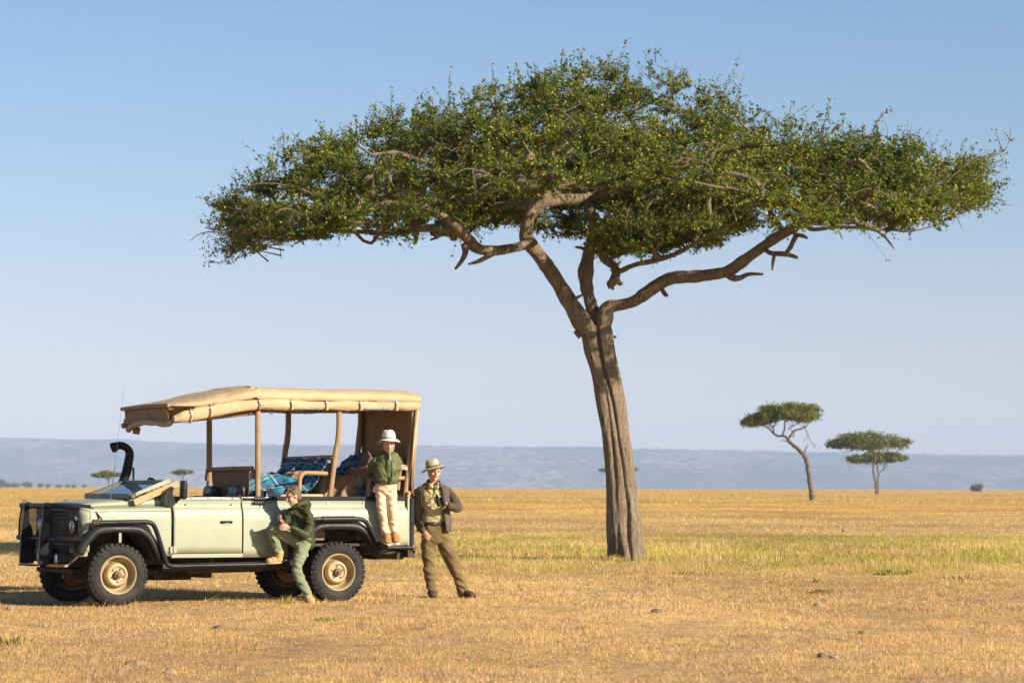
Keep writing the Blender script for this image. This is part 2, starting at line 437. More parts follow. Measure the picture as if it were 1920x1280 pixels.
class Tubes:
    """many tapered tubes gathered quickly with numpy"""
    def __init__(s): s.V = []; s.F = []; s.n = 0
    def add(s, P, Rr, seg=6):
        P = np.asarray(P, float); Rr = np.asarray(Rr, float); n = len(P)
        T = np.gradient(P, axis=0); T /= np.linalg.norm(T, axis=1)[:, None]+1e-9
        up = np.array([0, 0, 1.]) if abs(T[0][2]) < .85 else np.array([1., 0, 0])
        a = np.arange(seg)*2*pi/seg; ca, sa = np.cos(a)[:, None], np.sin(a)[:, None]
        rings = []
        for i in range(n):
            r = np.cross(T[i], up); r /= np.linalg.norm(r)+1e-9; up = np.cross(r, T[i])
            rings.append(P[i]+(r*ca+up*sa)*Rr[i])
        s.V.append(np.concatenate(rings))
        k = np.arange(seg); k2 = (k+1) % seg
        for i in range(n-1):
            s.F.append(np.stack([i*seg+k, i*seg+k2, (i+1)*seg+k2, (i+1)*seg+k], 1)+s.n)
        s.n += n*seg
    def build(s, name, mat, parent): return np_mesh(name, np.concatenate(s.V), np.concatenate(s.F), mat, parent, smooth=True)

def twigs_and_leaves(centres, dirs, rg, ntw, tlen, nleaf, lsize, tub, seg=3, trad=.005, upb=.25, spread=1.0, flat=.6, inside=None):
    """sprays of twigs with small leaves set along them"""
    LP = []; LD = []
    for c, d in zip(centres, dirs):
        k = max(2, int(rg.normal(ntw, ntw*.25)))
        for _ in range(k):
            v = rg.normal(0, 1, 3)*spread; v[2] *= flat; v = v+d*.9+np.array([0, 0, upb]); v /= np.linalg.norm(v)+1e-9
            L = tlen*np.exp(rg.normal(0, .35)); m = 4
            bend = rg.normal(0, .22, 3); ts = np.linspace(0, 1, m)
            P = c+np.outer(ts*L, v)+np.outer(ts**2*L, bend)
            if inside is not None and not inside(P[-1], rg):
                if not inside(P[1], rg): continue
                L *= .5; P = c+np.outer(ts*L, v)+np.outer(ts**2*L, bend)
            if tub is not None: tub.add(P, np.linspace(trad, trad*.35, m), seg)
            q = rg.random(nleaf)*.93+.07
            Q = c+np.outer(q*L, v)+np.outer(q**2*L, bend)+rg.normal(0, lsize*.55, (nleaf, 3))
            LP.append(Q)
    return np.concatenate(LP)
def leaf_mesh(name, LP, size, rg, mat, parent, tintshift=None):
    n = len(LP)
    a = rg.normal(0, 1, (n, 3)); a /= np.linalg.norm(a, axis=1)[:, None]
    b_ = rg.normal(0, 1, (n, 3)); b_ = np.cross(a, b_); b_ /= np.linalg.norm(b_, axis=1)[:, None]
    s = size*np.exp(rg.normal(0, .25, n))[:, None]
    V = np.empty((n, 4, 3)); V[:,0] = LP-a*s*.5; V[:,1] = LP+b_*s*.27; V[:,2] = LP+a*s*.5; V[:,3] = LP-b_*s*.27
    V = V.reshape(-1, 3); F = np.arange(n*4).reshape(-1, 4)
    t = rg.normal(.45, .2, n)
    if tintshift is not None: t = t+tintshift
    t = np.clip(t, 0, .93); t[rg.random(n) < .006] = 1.0
    return np_mesh(name, V, F, mat, parent, attr={'tint': np.repeat(t, 4)})

# ---- the big acacia
TY = 55.9
base = pg(1172, 1050); base.y = TY
big = thing('acacia_tree', 'large flat-topped acacia with a forked grooved trunk standing right of the safari car', 'tree', (base.x, TY, 0))
PXM = FPX/TY
def W(px, py, dy=0):
    """photo position -> local to the tree, dy metres behind the trunk"""
    q = pw(px, py, TY+dy); return np.array([q.x-base.x, q.y-TY, q.z])
SC = []      # scaffold node list: position, radius
def limb(tub, pts, seg=10, dens=5, wob=.02, rad=1.0):
    P = [tuple(W(a, b_, d))+(r/PXM*rad*.90,) for a, b_, r, d in pts]
    D = catmull(P, dens)
    out = []; rr = []
    for i, q in enumerate(D):
        k = 1+.20*noise.noise(Vector(tuple(q[:3]*2.6)))+.12*noise.noise(Vector(tuple(q[:3]*7)))
        w = np.array(noise.noise_vector(Vector(tuple(q[:3]*1.7))))*wob*min(1, i/4)
        out.append(q[:3]+w); rr.append(max(.006, q[3]*k))
    tub.add(out, rr, seg)
    for q, r in zip(out, rr): SC.append((q, r))
    return out, rr
# trunk: one loft with lobes and a deep seam, so the cross-section is fluted
trunk = MB()
tr_pts = [(1174,1058,40),(1173,1046,34),(1172,1030,31.5),(1169,1000,31),(1166,950,28.5),(1163,900,26.5),(1157,850,25.5),(1151,800,25),(1143,750,26),(1134,700,25),(1124,660,26.5),(1120,632,27.5),(1119,612,25)]
TP = catmull([tuple(W(a, b_))+(r/PXM,) for a, b_, r in tr_pts], 16)
SEG = 110; ringsV = []
for i, q in enumerate(TP):
    t = i/(len(TP)-1); h = q[2]
    for k in range(SEG):
        a = 2*pi*k/SEG            # a=270deg faces the camera
        f = 1.0
        def groove(pos, w, d):
            dd = (a-pos+pi) % (2*pi)-pi
            return d*math.exp(-(dd/w)**2)
        s1 = R_(287+7*math.sin(h*1.1)+6*noise.noise(Vector((h*1.5, 0, 4))))-R_(10)*t; s2 = R_(248-4*math.sin(h*.9)+14*t); s3 = R_(318-5*math.sin(h*2))
        up1 = .30 if h < 4.3 else .30*max(0, 1-(h-4.3)/.5)+.10
        gm = lambda q: .55+.75*max(0, .5+noise.noise(Vector((h*.9, q, 0))))
        f -= groove(s1, .13, up1)+groove(s2, .17, .13*gm(2))+groove(s3, .10, .13*max(0, 1-h/1.9))+groove(R_(60), .25, .15)+groove(R_(150), .25, .18)
        f += .07*math.cos(3*(a-R_(20))+h*.5)
        f += .06*noise.noise(Vector((math.cos(a)*2, math.sin(a)*2, h*.7)))+.05*noise.noise(Vector((math.cos(a)*6, math.sin(a)*6, h*1.6)))
        f -= .035*max(0, 1-abs(noise.noise(Vector((math.cos(a)*11, math.sin(a)*11, h*1.5))))*7)+.012*noise.noise(Vector((math.cos(a)*20, math.sin(a)*20, h*14)))
        if h < .5: f += (.5-h)*.22*max(0, math.cos(5*a+1))
        r = q[3]*f*1.06
        ringsV.append((q[0]+math.cos(a)*r, q[1]+math.sin(a)*r*.95, q[2]))
nr = len(TP)
trunk.add(ringsV, [(i*SEG+k, i*SEG+(k+1) % SEG, (i+1)*SEG+(k+1) % SEG, (i+1)*SEG+k) for i in range(nr-1) for k in range(SEG)]+[tuple((nr-1)*SEG+k for k in range(SEG))])
tb = Tubes()
rt = lambda pts, **k: limb(tb, pts, **k)
L1, _ = rt([(1122,660,14,-.05),(1110,632,19,-.05),(1092,604,19,-.1),(1078,580,18,-.15),(1063,558,18,-.2),(1046,530,16.5,-.25),(1030,503,16,-.3),(1014,482,16,-.35),(1000,466,16,-.4),(988,448,15,-.45),(986,430,13,-.5),(992,404,14,-.6),(1008,386,14.5,-.6),(1026,373,13,-.6),(1040,359,11,-.5),(1063,345,10,-.4),(1083,326,8,-.2),(1098,304,6.5,0),(1130,262,5,.3),(1165,205,3.5,.6),(1180,150,2,.8)], seg=16, dens=6)
rt([(990,455,12,-.45),(975,461,10.5,-.6),(961,465,10.5,-.8),(940,469,10.5,-1.0),(921,470,11,-1.1),(903,468,11.5,-1.2),(888,461,11.5,-1.3),(873,443,10.5,-1.5),(860,430,9.5,-1.7),(842,412,8,-2.0),(815,395,6,-2.2),(770,382,4,-2.6),(730,378,2.0,-2.8)], seg=12)
rt([(873,443,9,-1.5),(845,430,8,-1.3),(800,428,7.5,-1.0),(766,433,6.5,-.7),(705,437,5.5,-.2),(652,434,4.5,.2),(579,433,3.5,.6),(520,440,2.5,.8),(470,455,1.8,.9),(440,475,1.3,.9)], seg=8)
rt([(872,460,8,-1.4),(872,474,6.5,-1.5),(866,488,5,-1.6),(857,500,3.5,-1.7),(852,505,2,-1.7)], seg=8)
rt([(928,473,6,-1.1),(912,482,5.5,-1.3),(896,490,4,-1.4),(878,495,2,-1.5)], seg=8)
rt([(782,430,6,-.9),(780,445,6,-.9),(777,460,3,-.9)], seg=7)
rt([(1026,373,10,-.6),(1006,359,9,-.8),(982,345,9,-1.1),(959,332,8,-1.4),(921,322,6.5,-1.8),(872,318,5.5,-2.3),(830,324,3.5,-2.5),(785,330,1.8,-2.6)], seg=9)
rt([(1020,378,12,-.6),(1050,374,13,-.5),(1083,373,11.5,-.3),(1124,363,9,0),(1160,357,8,.3),(1182,345,7,.6),(1230,325,6,1.0),(1300,300,4.5,1.5),(1370,280,3,1.9)], seg=10)
L2, _ = rt([(1127,668,12,.1),(1122,632,18,.08),(1114,602,15,.1),(1108,574,14,.15),(1101,540,16,.2),(1099,510,16,.25),(1104,480,15.5,.3),(1112,452,13,.35),(1118,440,12,.4),(1114,412,10.5,.5),(1105,391,10,.6),(1110,360,9,.7),(1130,300,7,.9),(1160,235,5,1.1),(1200,190,3,1.2)], seg=14, dens=6)
rt([(1106,476,5,.3),(1094,466,4,.2),(1080,463,3,.1)], seg=6)
rt([(1114,455,7,.3),(1126,476,8,.0),(1138,489,9,-.2),(1151,498,9.5,-.4),(1156,512,9.5,-.5),(1151,526,9.5,-.6),(1148,535,6,-.6),(1150,543,2,-.6)], seg=9)
rt([(1156,520,7,-.5),(1163,532,4.5,-.5),(1168,528,2,-.5)], seg=6); rt([(1155,522,6,-.5),(1142,530,5,-.5),(1143,541,2,-.5)], seg=6)
rt([(1152,510,6,-.45),(1165,507,5.5,-.6),(1180,500,5.5,-.8),(1204,493,5.5,-1.1),(1242,485,5.5,-1.5),(1275,471,4.5,-1.9),(1292,463,4,-2.1),(1330,442,3.5,-2.5),(1380,415,2.5,-3)], seg=8)
rt([(1138,488,5,-.2),(1150,482,4.5,-.4),(1172,473,4,-.7),(1200,462,3,-1.1),(1240,440,2.2,-1.5)], seg=7)
rt([(1125,668,10,.0),(1128,640,16,-.02),(1131,610,17,-.04),(1134,588,16,-.05),(1143,576,15,-.05),(1161,572,12.5,-.1),(1189,564,12.5,-.15),(1213,549,13.5,-.2),(1237,533,13,-.3),(1263,521,13,-.4),(1299,518,12,-.5),(1335,515,11,-.6),(1366,509,12,-.7),(1390,493,11.5,-.8),(1414,474,11,-.9),(1443,454,11,-1.0),(1470,437,10.5,-1.1),(1510,413,8,-1.3),(1544,379,6,-1.6),(1575,335,4.5,-1.9),(1610,300,3,-2.2)], seg=16, dens=6)
rt([(1480,430,6,-1.1),(1505,424,5.5,-1.2),(1527,430,4.5,-1.3),(1570,426,4,-1.4),(1634,430,3.5,-1.5),(1655,440,2.8,-1.6),(1668,455,2,-1.6),(1677,468,1.2,-1.6)], seg=7)
rt([(1634,430,3,-1.5),(1670,430,2.6,-1.5),(1698,434,2.2,-1.5),(1735,428,1.5,-1.5),(1780,410,1.2,-1.5)], seg=6)
rt([(1620,430,3,-1.5),(1655,420,2.5,-1.3),(1690,404,2.2,-1.1),(1740,385,1.8,-.9),(1800,350,1.3,-.6)], seg=6)
rt([(1510,413,6,-1.3),(1560,395,5,-.6),(1630,375,4,.2),(1700,340,3,.9),(1780,300,2,1.2),(1840,300,1.4,1.2),(1880,285,1.0,1.2),(1893,262,.8,1.2),(1895,238,.6,1.2)], seg=7)
rt([(1362,513,8,-.7),(1374,521,6.5,-.8),(1388,521,5,-.85),(1404,514,4.2,-.9),(1430,514,2.2,-1.0)], seg=8)
rt([(1432,465,6,-1.0),(1445,475,5.5,-1.15),(1467,476,5.5,-1.3),(1482,478,5,-1.35),(1497,483,3,-1.4)], seg=8)
rt([(1474,474,5,-1.3),(1482,463,5.5,-1.35),(1487,452,5,-1.3),(1492,440,5,-1.2),(1480,428,5,-1.1)], seg=8)
rt([(1452,478,4,-1.2),(1449,490,4,-1.2),(1447,507,1.5,-1.2)], seg=6); rt([(1492,440,5,-1.2),(1505,442,4,-1.3),(1515,447,2.5,-1.3)], seg=6)
rt([(1240,540,5,-.3),(1247,552,4.5,-.4),(1253,555,3,-.4)], seg=6); rt([(1140,633,4,0),(1150,632,3.4,-.05),(1155,631,2.2,-.1)], seg=6); rt([(1078,620,6,-.1),(1090,632,7,-.1)], seg=6)
rt([(1078,560,4,-.3),(1090,553,3,-.35),(1096,549,1.6,-.4)], seg=6)
# limbs that run towards and away from the camera
for ang, rr, px0, py0 in ((-95, 6.0, 1026, 373), (-60, 5.5, 1124, 363), (-125, 5.0, 960, 350), (80, 6.0, 1110, 360), (45, 6.0, 1160, 330), (125, 6.0, 1010, 386), (-75, 5.0, 1470, 437), (60, 5.0, 1510, 413), (100, 5.0, 873, 443)):
    p0 = W(px0, py0); d = np.array([math.cos(R_(ang)), math.sin(R_(ang)), 0]); P = []
    for k in range(9):
        t = k/8; P.append(p0+d*rr*t+np.array([0, 0, .5*t-.1*t*t])+np.array(noise.noise_vector(Vector((ang, k*.7, 2))))*.25*min(1, k))
    Rr = np.linspace(.09, .02, 9); tb.add(P, Rr, 7)
    for q, r in zip(P, Rr): SC.append((q, r))

top_o = [(380,400),(400,362),(450,332),(490,300),(520,272),(560,252),(600,236),(650,228),(700,208),(760,190),(800,172),(830,182),(870,160),(950,142),(1000,125),(1050,103),(1120,100),(1200,116),(1300,135),(1375,160),(1400,195),(1450,212),(1500,215),(1560,225),(1600,235),(1650,232),(1700,245),(1750,270),(1800,285),(1840,315),(1860,340)]
bot_o = [(380,470),(400,486),(440,480),(480,468),(520,455),(600,446),(700,460),(780,455),(830,455),(860,470),(880,440),(930,430),(980,425),(1040,455),(1080,470),(1120,470),(1160,500),(1220,488),(1280,474),(1340,458),(1400,440),(1480,436),(1560,432),(1640,432),(1700,425),(1750,428),(1800,408),(1850,375)]
def prof_i(L, x): return float(np.interp(x, [a for a, _ in L], [b_ for _, b_ in L]))
rg = np.random.default_rng(5); ATT = []
def dome(px): 
    return 6.8*math.sqrt(max(0, 1-((px-1125)/765.)**2))**.9
while len(ATT) < (950 if not QUICK else 500):
    px = rg.uniform(405, 1860); D = dome(px)
    if px < 540 and rg.random() < .35: continue
    if rg.random() > (D/6.8)*.85+.15: continue
    v = rg.uniform(-1, 1); dy = v*D*.95
    yt = prof_i(top_o, px)+22; yb = prof_i(bot_o, px)-12
    if dy < .6:       # the near side of the crown is thinner below, so the limbs show
        yb = min(yb, float(np.interp(px, [380, 560, 700, 830, 950, 1200, 1300, 1400, 1500, 1600, 1860], [470, 430, 400, 352, 318, 322, 352, 372, 388, 410, 380])))
    elif abs(px-1120) < 90: yb -= 22
    th = max(10, yb-yt)
    # umbrella: foliage concentrated in the upper half and on the rim, thinner underneath
    t = rg.beta(1.15, 1.5) if rg.random() < .86 else rg.random()
    edge = 1-.50*abs(v)**2.2
    thk = th*edge
    # clumps: reject by low-frequency noise for holes
    py = yb-(1-t)*thk-6*(rg.random())
    q = W(px, py+16*(t < .3), dy)
    if dy < 0: q[2] -= (0.22*abs(dy))*.5
    nz = noise.noise(Vector((q[0]*.55, q[1]*.55, q[2]*.9)))
    if nz < 0.0 and rg.random() < .86: continue
    if t > .72 and noise.noise(Vector((px*.011, dy*.4, 3.3))) > (.12 if dy < .6 else .3): continue     # ragged underside
    ATT.append(q)
for k in range(90):       # low sprays hanging round the middle limbs
    px = rg.uniform(1130, 1345); ATT.append(W(px, rg.uniform(425, 478-(px-1130)*.10), rg.uniform(-2.2, .6)))
for k in range(400):      # the far, shaded side of the crown seen between the limbs
    px = rg.uniform(840, 1400); lo = float(np.interp(px, [840, 900, 1000, 1080, 1160, 1220, 1300, 1400], [440, 430, 425, 455, 470, 465, 450, 425]))
    q = W(px, rg.uniform(345, lo-6), rg.uniform(.7, 4.5))
    if noise.noise(Vector(tuple(q*.8))) > -.12: ATT.append(q)
ATT = np.array(ATT)
SP = np.array([q for q, r in SC]); SR = np.array([r for q, r in SC])
keep = (SP[:, 2] > 4.6)
nodes = [q for q in SP[keep]]; par = [-1]*len(nodes); nfix = len(nodes)
d0 = np.array([np.min(np.linalg.norm(SP[keep]-a, axis=1)) for a in ATT])
order = np.argsort(d0); NP_ = np.zeros((len(nodes)+len(ATT)*5, 3)); NP_[:nfix] = SP[keep]; cnt = nfix
ends = []
for i in order:
    a = ATT[i]; D = NP_[:cnt]-a; dist = np.linalg.norm(D, axis=1)+.35*np.maximum(0, D[:, 2])
    j = int(np.argmin(dist)); p0 = NP_[j].copy(); L = np.linalg.norm(a-p0)
    m = 1 if L < .35 else (2 if L < .8 else 4); pj = j
    side = rg.normal(0, .12, 3)*L
    for k in range(1, m+1):
        t = k/m; q = p0*(1-t)+a*t+side*math.sin(pi*t)+np.array([0, 0, -.06*L*math.sin(pi*t)])
        NP_[cnt] = q; par.append(pj); pj = cnt; cnt += 1
    ends.append(pj)
load = np.zeros(cnt)
for e in ends: load[e] += 1
for i in range(cnt-1, nfix-1, -1):
    if par[i] >= 0: load[par[i]] += load[i]
rad = .012*np.maximum(load, 1)**.50
for i in range(nfix, cnt):
    p0, p1 = NP_[par[i]], NP_[i]
    r0 = rad[par[i]] if par[i] >= nfix else rad[i]*1.15
    tb.add([p0, (p0+p1)/2+rg.normal(0, .012, 3), p1], [min(r0, rad[i]*1.3), rad[i]*1.05, rad[i]], 6 if rad[i] > .02 else 4)
for k in range(170):      # bare sun-bleached twigs arching out of the near face
    a = ATT[int(rg.integers(0, len(ATT)))]
    if a[1] > .5: continue
    d = np.array([rg.normal(0, .8), -abs(rg.normal(.3, .3)), rg.normal(.1, .35)]); d /= np.linalg.norm(d); L = rg.uniform(.5, 1.3)
    P = [a, a+d*L*.4+np.array([0, 0, .06]), a+d*L*.75, a+d*L+np.array([0, 0, -.18*L])]; D4 = np.array(catmull([tuple(p) for p in P], 3)); tb.add(D4, np.linspace(.016, .005, len(D4)), 4)
    b2 = D4[5]; e = b2+rg.normal(0, .25, 3); tb.add([b2, (b2+e)/2+rg.normal(0, .03, 3), e], [.009, .006, .004], 4)
tv = np.concatenate(tb.V)
trunk.add(tv.tolist(), np.concatenate(tb.F).tolist())
o = trunk.build('trunk', m_bark, big, smooth=60, fixn=False)
# foliage
cen = np.array([NP_[e] for e in ends]); dirs = np.array([NP_[e]-NP_[par[e]] for e in ends]); dirs /= np.linalg.norm(dirs, axis=1)[:, None]+1e-9
tw = Tubes()
def to_px(q):
    x, y, zz = q[0]+base.x, q[1]+TY, q[2]-CAM_H; c, s = math.cos(PITCH), math.sin(PITCH); d = y*c+zz*s; u = -y*s+zz*c
    return 960+FPX*x/d, 640-FPX*u/d
def inside(q, rg):
    px, py = to_px(q)
    e = 34*noise.noise(Vector((py*.035, 2, 1)))+abs(rg.normal(0, 9))
    if px < 428-e or px > 1838+e: return False
    m = 20*noise.noise(Vector((px*.03, 0, 1)))+16*noise.noise(Vector((px*.09, 0, 6)))+abs(rg.normal(0, 8))-4
    a, b_ = py-(prof_i(top_o, px)-m), prof_i(bot_o, px)+m-py
    if min(a, b_) < 0: return False
    return min(a, b_, px-395, 1850-px) > 34 or rg.random() < .62
LP = twigs_and_leaves(cen, dirs*.6, rg, 15, .40, 24 if not QUICK else 30, .042, tw, trad=.0075, upb=.22, flat=.42, inside=inside)
# fringe shoots that break the outline at the top and ends
fr = []; fd = []; side_ = []
for k in range(260):
    px = rg.uniform(430, 1810); yt = prof_i(top_o, px)+26; dy = rg.normal(0, 1)*dome(px)*.22
    q = W(px, yt+rg.uniform(0, 24), dy); fr.append(q); fd.append(np.array([rg.normal(0, .35), rg.normal(0, .2), 1.0]))
for k in range(70):
    px = rg.uniform(440, 1780); yb = prof_i(bot_o, px)-22; dy = rg.normal(0, .8)
    fr.append(W(px, yb-rg.uniform(2, 14), dy)); fd.append(np.array([rg.normal(0, .8), 0, -.7]))
for k in range(46):       # long wispy shoots at the two ends of the umbrella
    s = -1 if k % 2 else 1; py = rg.uniform(375, 470) if s < 0 else rg.uniform(285, 395); px = (478 if s < 0 else 1800)+rg.uniform(-15, 15)
    q0 = W(px, py, rg.normal(0, .9)); L = rg.uniform(.35, .85); dv3 = np.array([s*1.0, rg.normal(0, .25), rg.normal(.05 if s < 0 else .35, .3)]); dv3 /= np.linalg.norm(dv3)
    P = [q0-dv3*.5, q0, q0+dv3*L*.5+rg.normal(0, .04, 3), q0+dv3*L+rg.normal(0, .05, 3)+np.array([0, 0, .08*s])]; P = np.array(catmull([tuple(p) for p in P], 3)); tw.add(P, np.linspace(.016, .004, len(P)), 4)
    for j in range(3, len(P)):
        side_.append(P[j]+rg.normal(0, .07, (14, 3)))
        e2 = P[j]+np.array([rg.normal(0, .1)+s*.08, rg.normal(0, .1), rg.normal(.04, .12)]); tw.add([P[j], (P[j]+e2)/2, e2], [.006, .004, .003], 3); side_.append(e2+rg.normal(0, .045, (7, 3)))
for (px, py, s) in ((435,385,-1),(440,420,-1),(450,462,-1),(440,470,-1),(460,360,-1),(1810,330,1),(1800,370,1),(1790,390,1),(1820,310,1),(1815,350,1),(545,295,-.5),(600,265,-.3)):
    for j in range(2):
        fr.append(W(px, py, rg.normal(0, .4))); fd.append(np.array([s*1.2, rg.normal(0, .3), rg.normal(0, .35)]))
LP2 = twigs_and_leaves(np.array(fr), np.array(fd)*1.2, rg, 3, .34, 15, .036, tw, trad=.005, upb=.05, spread=.6, flat=.8)
fine_tw = [ [(1880,285),(1872,262),(1868,245)], [(1893,262),(1885,250)], [(380,372),(395,378),(412,392)], [(390,492),(420,492),(440,482)], [(1555,230),(1552,205),(1556,188)], [(1640,232),(1655,215),(1668,205)], [(1480,215),(1484,195)], [(1230,118),(1228,100),(1231,94)], [(1385,165),(1372,150)] ]
ex = []
for pts in fine_tw:
    P = [W(a, b_, 1.2 if a > 1860 else 0) for a, b_ in pts]; tw.add(P, np.linspace(.010, .004, len(P)), 4)
    for a in P: ex.append(a+rg.normal(0, .05, (9, 3)))
LPall = np.concatenate([LP, LP2]+ex+side_)
# clumpwise hue drift, yellower towards the outside of a spray
ts = np.array([noise.noise(Vector((a[0]*.8, a[1]*.8, a[2]*1.2))) for a in LPall[::10]]).repeat(10)[:len(LPall)]*.35
if len(ts) < len(LPall): ts = np.concatenate([ts, np.zeros(len(LPall)-len(ts))])
LF = leaf_mesh('crown', LPall, .057, rg, m_leaf, big, ts)
tw.build('twigs', m_twig, big)
print('leaves', len(LPall), 'nodes', cnt)
# ------------------------------------------------------------------ vehicle
VX, VY, VTH = -2.555, 36.036, R_(29.35)
def vp(px, py, ly):
    """photo position -> vehicle-local point on the lengthwise plane ly metres to its near side"""
    o = Vector((0, 0, CAM_H)); d = pw(px, py, 1.0)-o
    n = Vector((math.sin(VTH), -math.cos(VTH))); f = Vector((-math.cos(VTH), -math.sin(VTH)))
    t = (ly+n.x*VX+n.y*VY)/(n.x*d.x+n.y*d.y); q = o+d*t
    r = Vector((q.x-VX, q.y-VY)); return Vector((f.dot(r), ly, q.z))
car = thing('safari_car', 'pale green open-sided safari car with tan canvas roof and bull bar parked on the grass', 'car', (VX, VY, 0), VTH+pi)
def carw(x, y, z):
    f = Vector((-math.cos(VTH), -math.sin(VTH))); n = Vector((math.sin(VTH), -math.cos(VTH)))
    q = Vector((VX, VY))+f*x+n*y; return Vector((q.x, q.y, z))

def paint(name, c, rough=.38, dustc=(.36, .25, .14), amt=.5):
    m, nt, b = newmat(name); co = objco(nt)
    n1 = tex_noise(nt, co, 1.6, 6, .65); n2 = tex_noise(nt, mapping(nt, co, (1, 1, 3)), 6, 6, .7)
    sx = nt.nodes.new('ShaderNodeSeparateXYZ'); nt.links.new(co, sx.inputs[0])
    low = math_(nt, 'MULTIPLY', math_(nt, 'SUBTRACT', .95, sx.outputs[2]), 1.5, True)
    d = math_(nt, 'MULTIPLY', ramp(nt, n2, [(.40, (0,0,0)), (.72, (1,1,1))]), math_(nt, 'ADD', math_(nt, 'MULTIPLY', low, amt*1.7), .13), True)
    col = mix(nt, ramp(nt, n1, [(.4, (0,0,0)), (.6, (1,1,1))]), c, tuple(x*.90 for x in c))
    col = mix(nt, d, col, dustc)
    scr = ramp(nt, tex_noise(nt, mapping(nt, co, (2, 2, 22)), 3.5, 4, .8), [(.66, (0,0,0)), (.70, (.35,.35,.35))])
    col = mix(nt, scr, col, tuple(min(1, x*1.25) for x in c))
    nt.links.new(col, b.inputs['Base Color'])
    nt.links.new(ramp(nt, n2, [(.35, (rough,)*3), (.7, (min(1, rough+.3),)*3)]), b.inputs['Roughness'])
    b.inputs['Coat Weight'].default_value = .15; b.inputs['Coat Roughness'].default_value = .15
    bump(nt, b, tex_noise(nt, co, 3.2, 3, .5), .12, .02)
    return m
m_green = paint('sage_paint', (.278, .305, .212))
m_black = stuffmat('black_powder_coat', (.008, .010, .013), (.014, .016, .02), 8, .36, 0, .15, 120, .001, dust=(.09, .065, .045), dustamt=.25, spec=.15)
m_blackp = stuffmat('black_plastic', (.010, .011, .013), (.018, .018, .02), 8, .45, 0, .1, 150, .001, dust=(.08, .06, .045), dustamt=.25, spec=.2)
m_under = stuffmat('chassis_grime', (.02, .016, .013), (.05, .036, .025), 9, .85, 0, .4, 40, .006, dust=(.16, .10, .06), dustamt=.5)
m_rubber = stuffmat('tyre_rubber', (.012, .012, .013), (.022, .020, .019), 14, .8, 0, .25, 90, .002, dust=(.09, .07, .05), dustamt=.4, spec=.3)
m_rim = stuffmat('tan_wheel_paint', (.40, .31, .16), (.33, .25, .125), 7, .5, 0, .12, 60, .002, dust=(.28, .17, .085), dustamt=.6)
m_rust = stuffmat('rusty_steel', (.12, .07, .045), (.22, .14, .09), 30, .7, .4, .3, 90, .002)
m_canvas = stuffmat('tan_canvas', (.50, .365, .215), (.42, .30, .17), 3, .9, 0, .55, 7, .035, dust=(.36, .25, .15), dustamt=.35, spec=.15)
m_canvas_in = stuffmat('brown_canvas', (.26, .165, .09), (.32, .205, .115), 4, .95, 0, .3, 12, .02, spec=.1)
m_wrap = stuffmat('brown_vinyl_wrap', (.30, .18, .085), (.24, .14, .065), 9, .62, 0, .5, 45, .006, dust=(.38, .27, .16), dustamt=.4)
m_steel = stuffmat('worn_steel', (.38, .38, .37), (.25, .25, .25), 20, .35, .9, .1, 90, .001)
m_wood = stuffmat('raw_timber', (.46, .235, .105), (.55, .31, .15), 5, .75, 0, .25, 50, .003, stretch=(1, 9, 9))
m_chrome = stuffmat('chromed', (.7, .7, .7), (.6, .6, .6), 9, .15, 1, 0)
m_white = stuffmat('dull_white_plate', (.62, .60, .54), (.5, .48, .43), 6, .5, 0, .1, 40, .001, dust=(.35, .28, .2), dustamt=.5)
m_seatblk = stuffmat('black_leatherette', (.022, .021, .022), (.035, .033, .033), 8, .42, 0, .3, 50, .003, dust=(.2, .15, .1), dustamt=.3)
m_seattan = stuffmat('tan_seat_fabric', (.30, .23, .14), (.25, .19, .115), 10, .9, 0, .4, 70, .004)
m_lens, nt, b = newmat('clear_lens'); b.inputs['Base Color'].default_value = (.9, .88, .84, 1); b.inputs['Roughness'].default_value = .08; b.inputs['Metallic'].default_value = .6
m_red, nt, b = newmat('red_lens'); b.inputs['Base Color'].default_value = (.5, .03, .02, 1); b.inputs['Roughness'].default_value = .2
m_amber, nt, b = newmat('amber_lens'); b.inputs['Base Color'].default_value = (.7, .3, .04, 1); b.inputs['Roughness'].default_value = .2
m_glass, nt, b = newmat('windscreen_glass'); b.inputs['Base Color'].default_value = (.16, .22, .27, 1); b.inputs['Roughness'].default_value = .03; b.inputs['Transmission Weight'].default_value = .55; b.inputs['IOR'].default_value = 1.5; b.inputs['Metallic'].default_value = .0
m_mirror, nt, b = newmat('mirror_glass'); b.inputs['Base Color'].default_value = (.8, .8, .8, 1); b.inputs['Roughness'].default_value = .05; b.inputs['Metallic'].default_value = 1

WB = 2.9; TR = .372; FLOORZ = .60
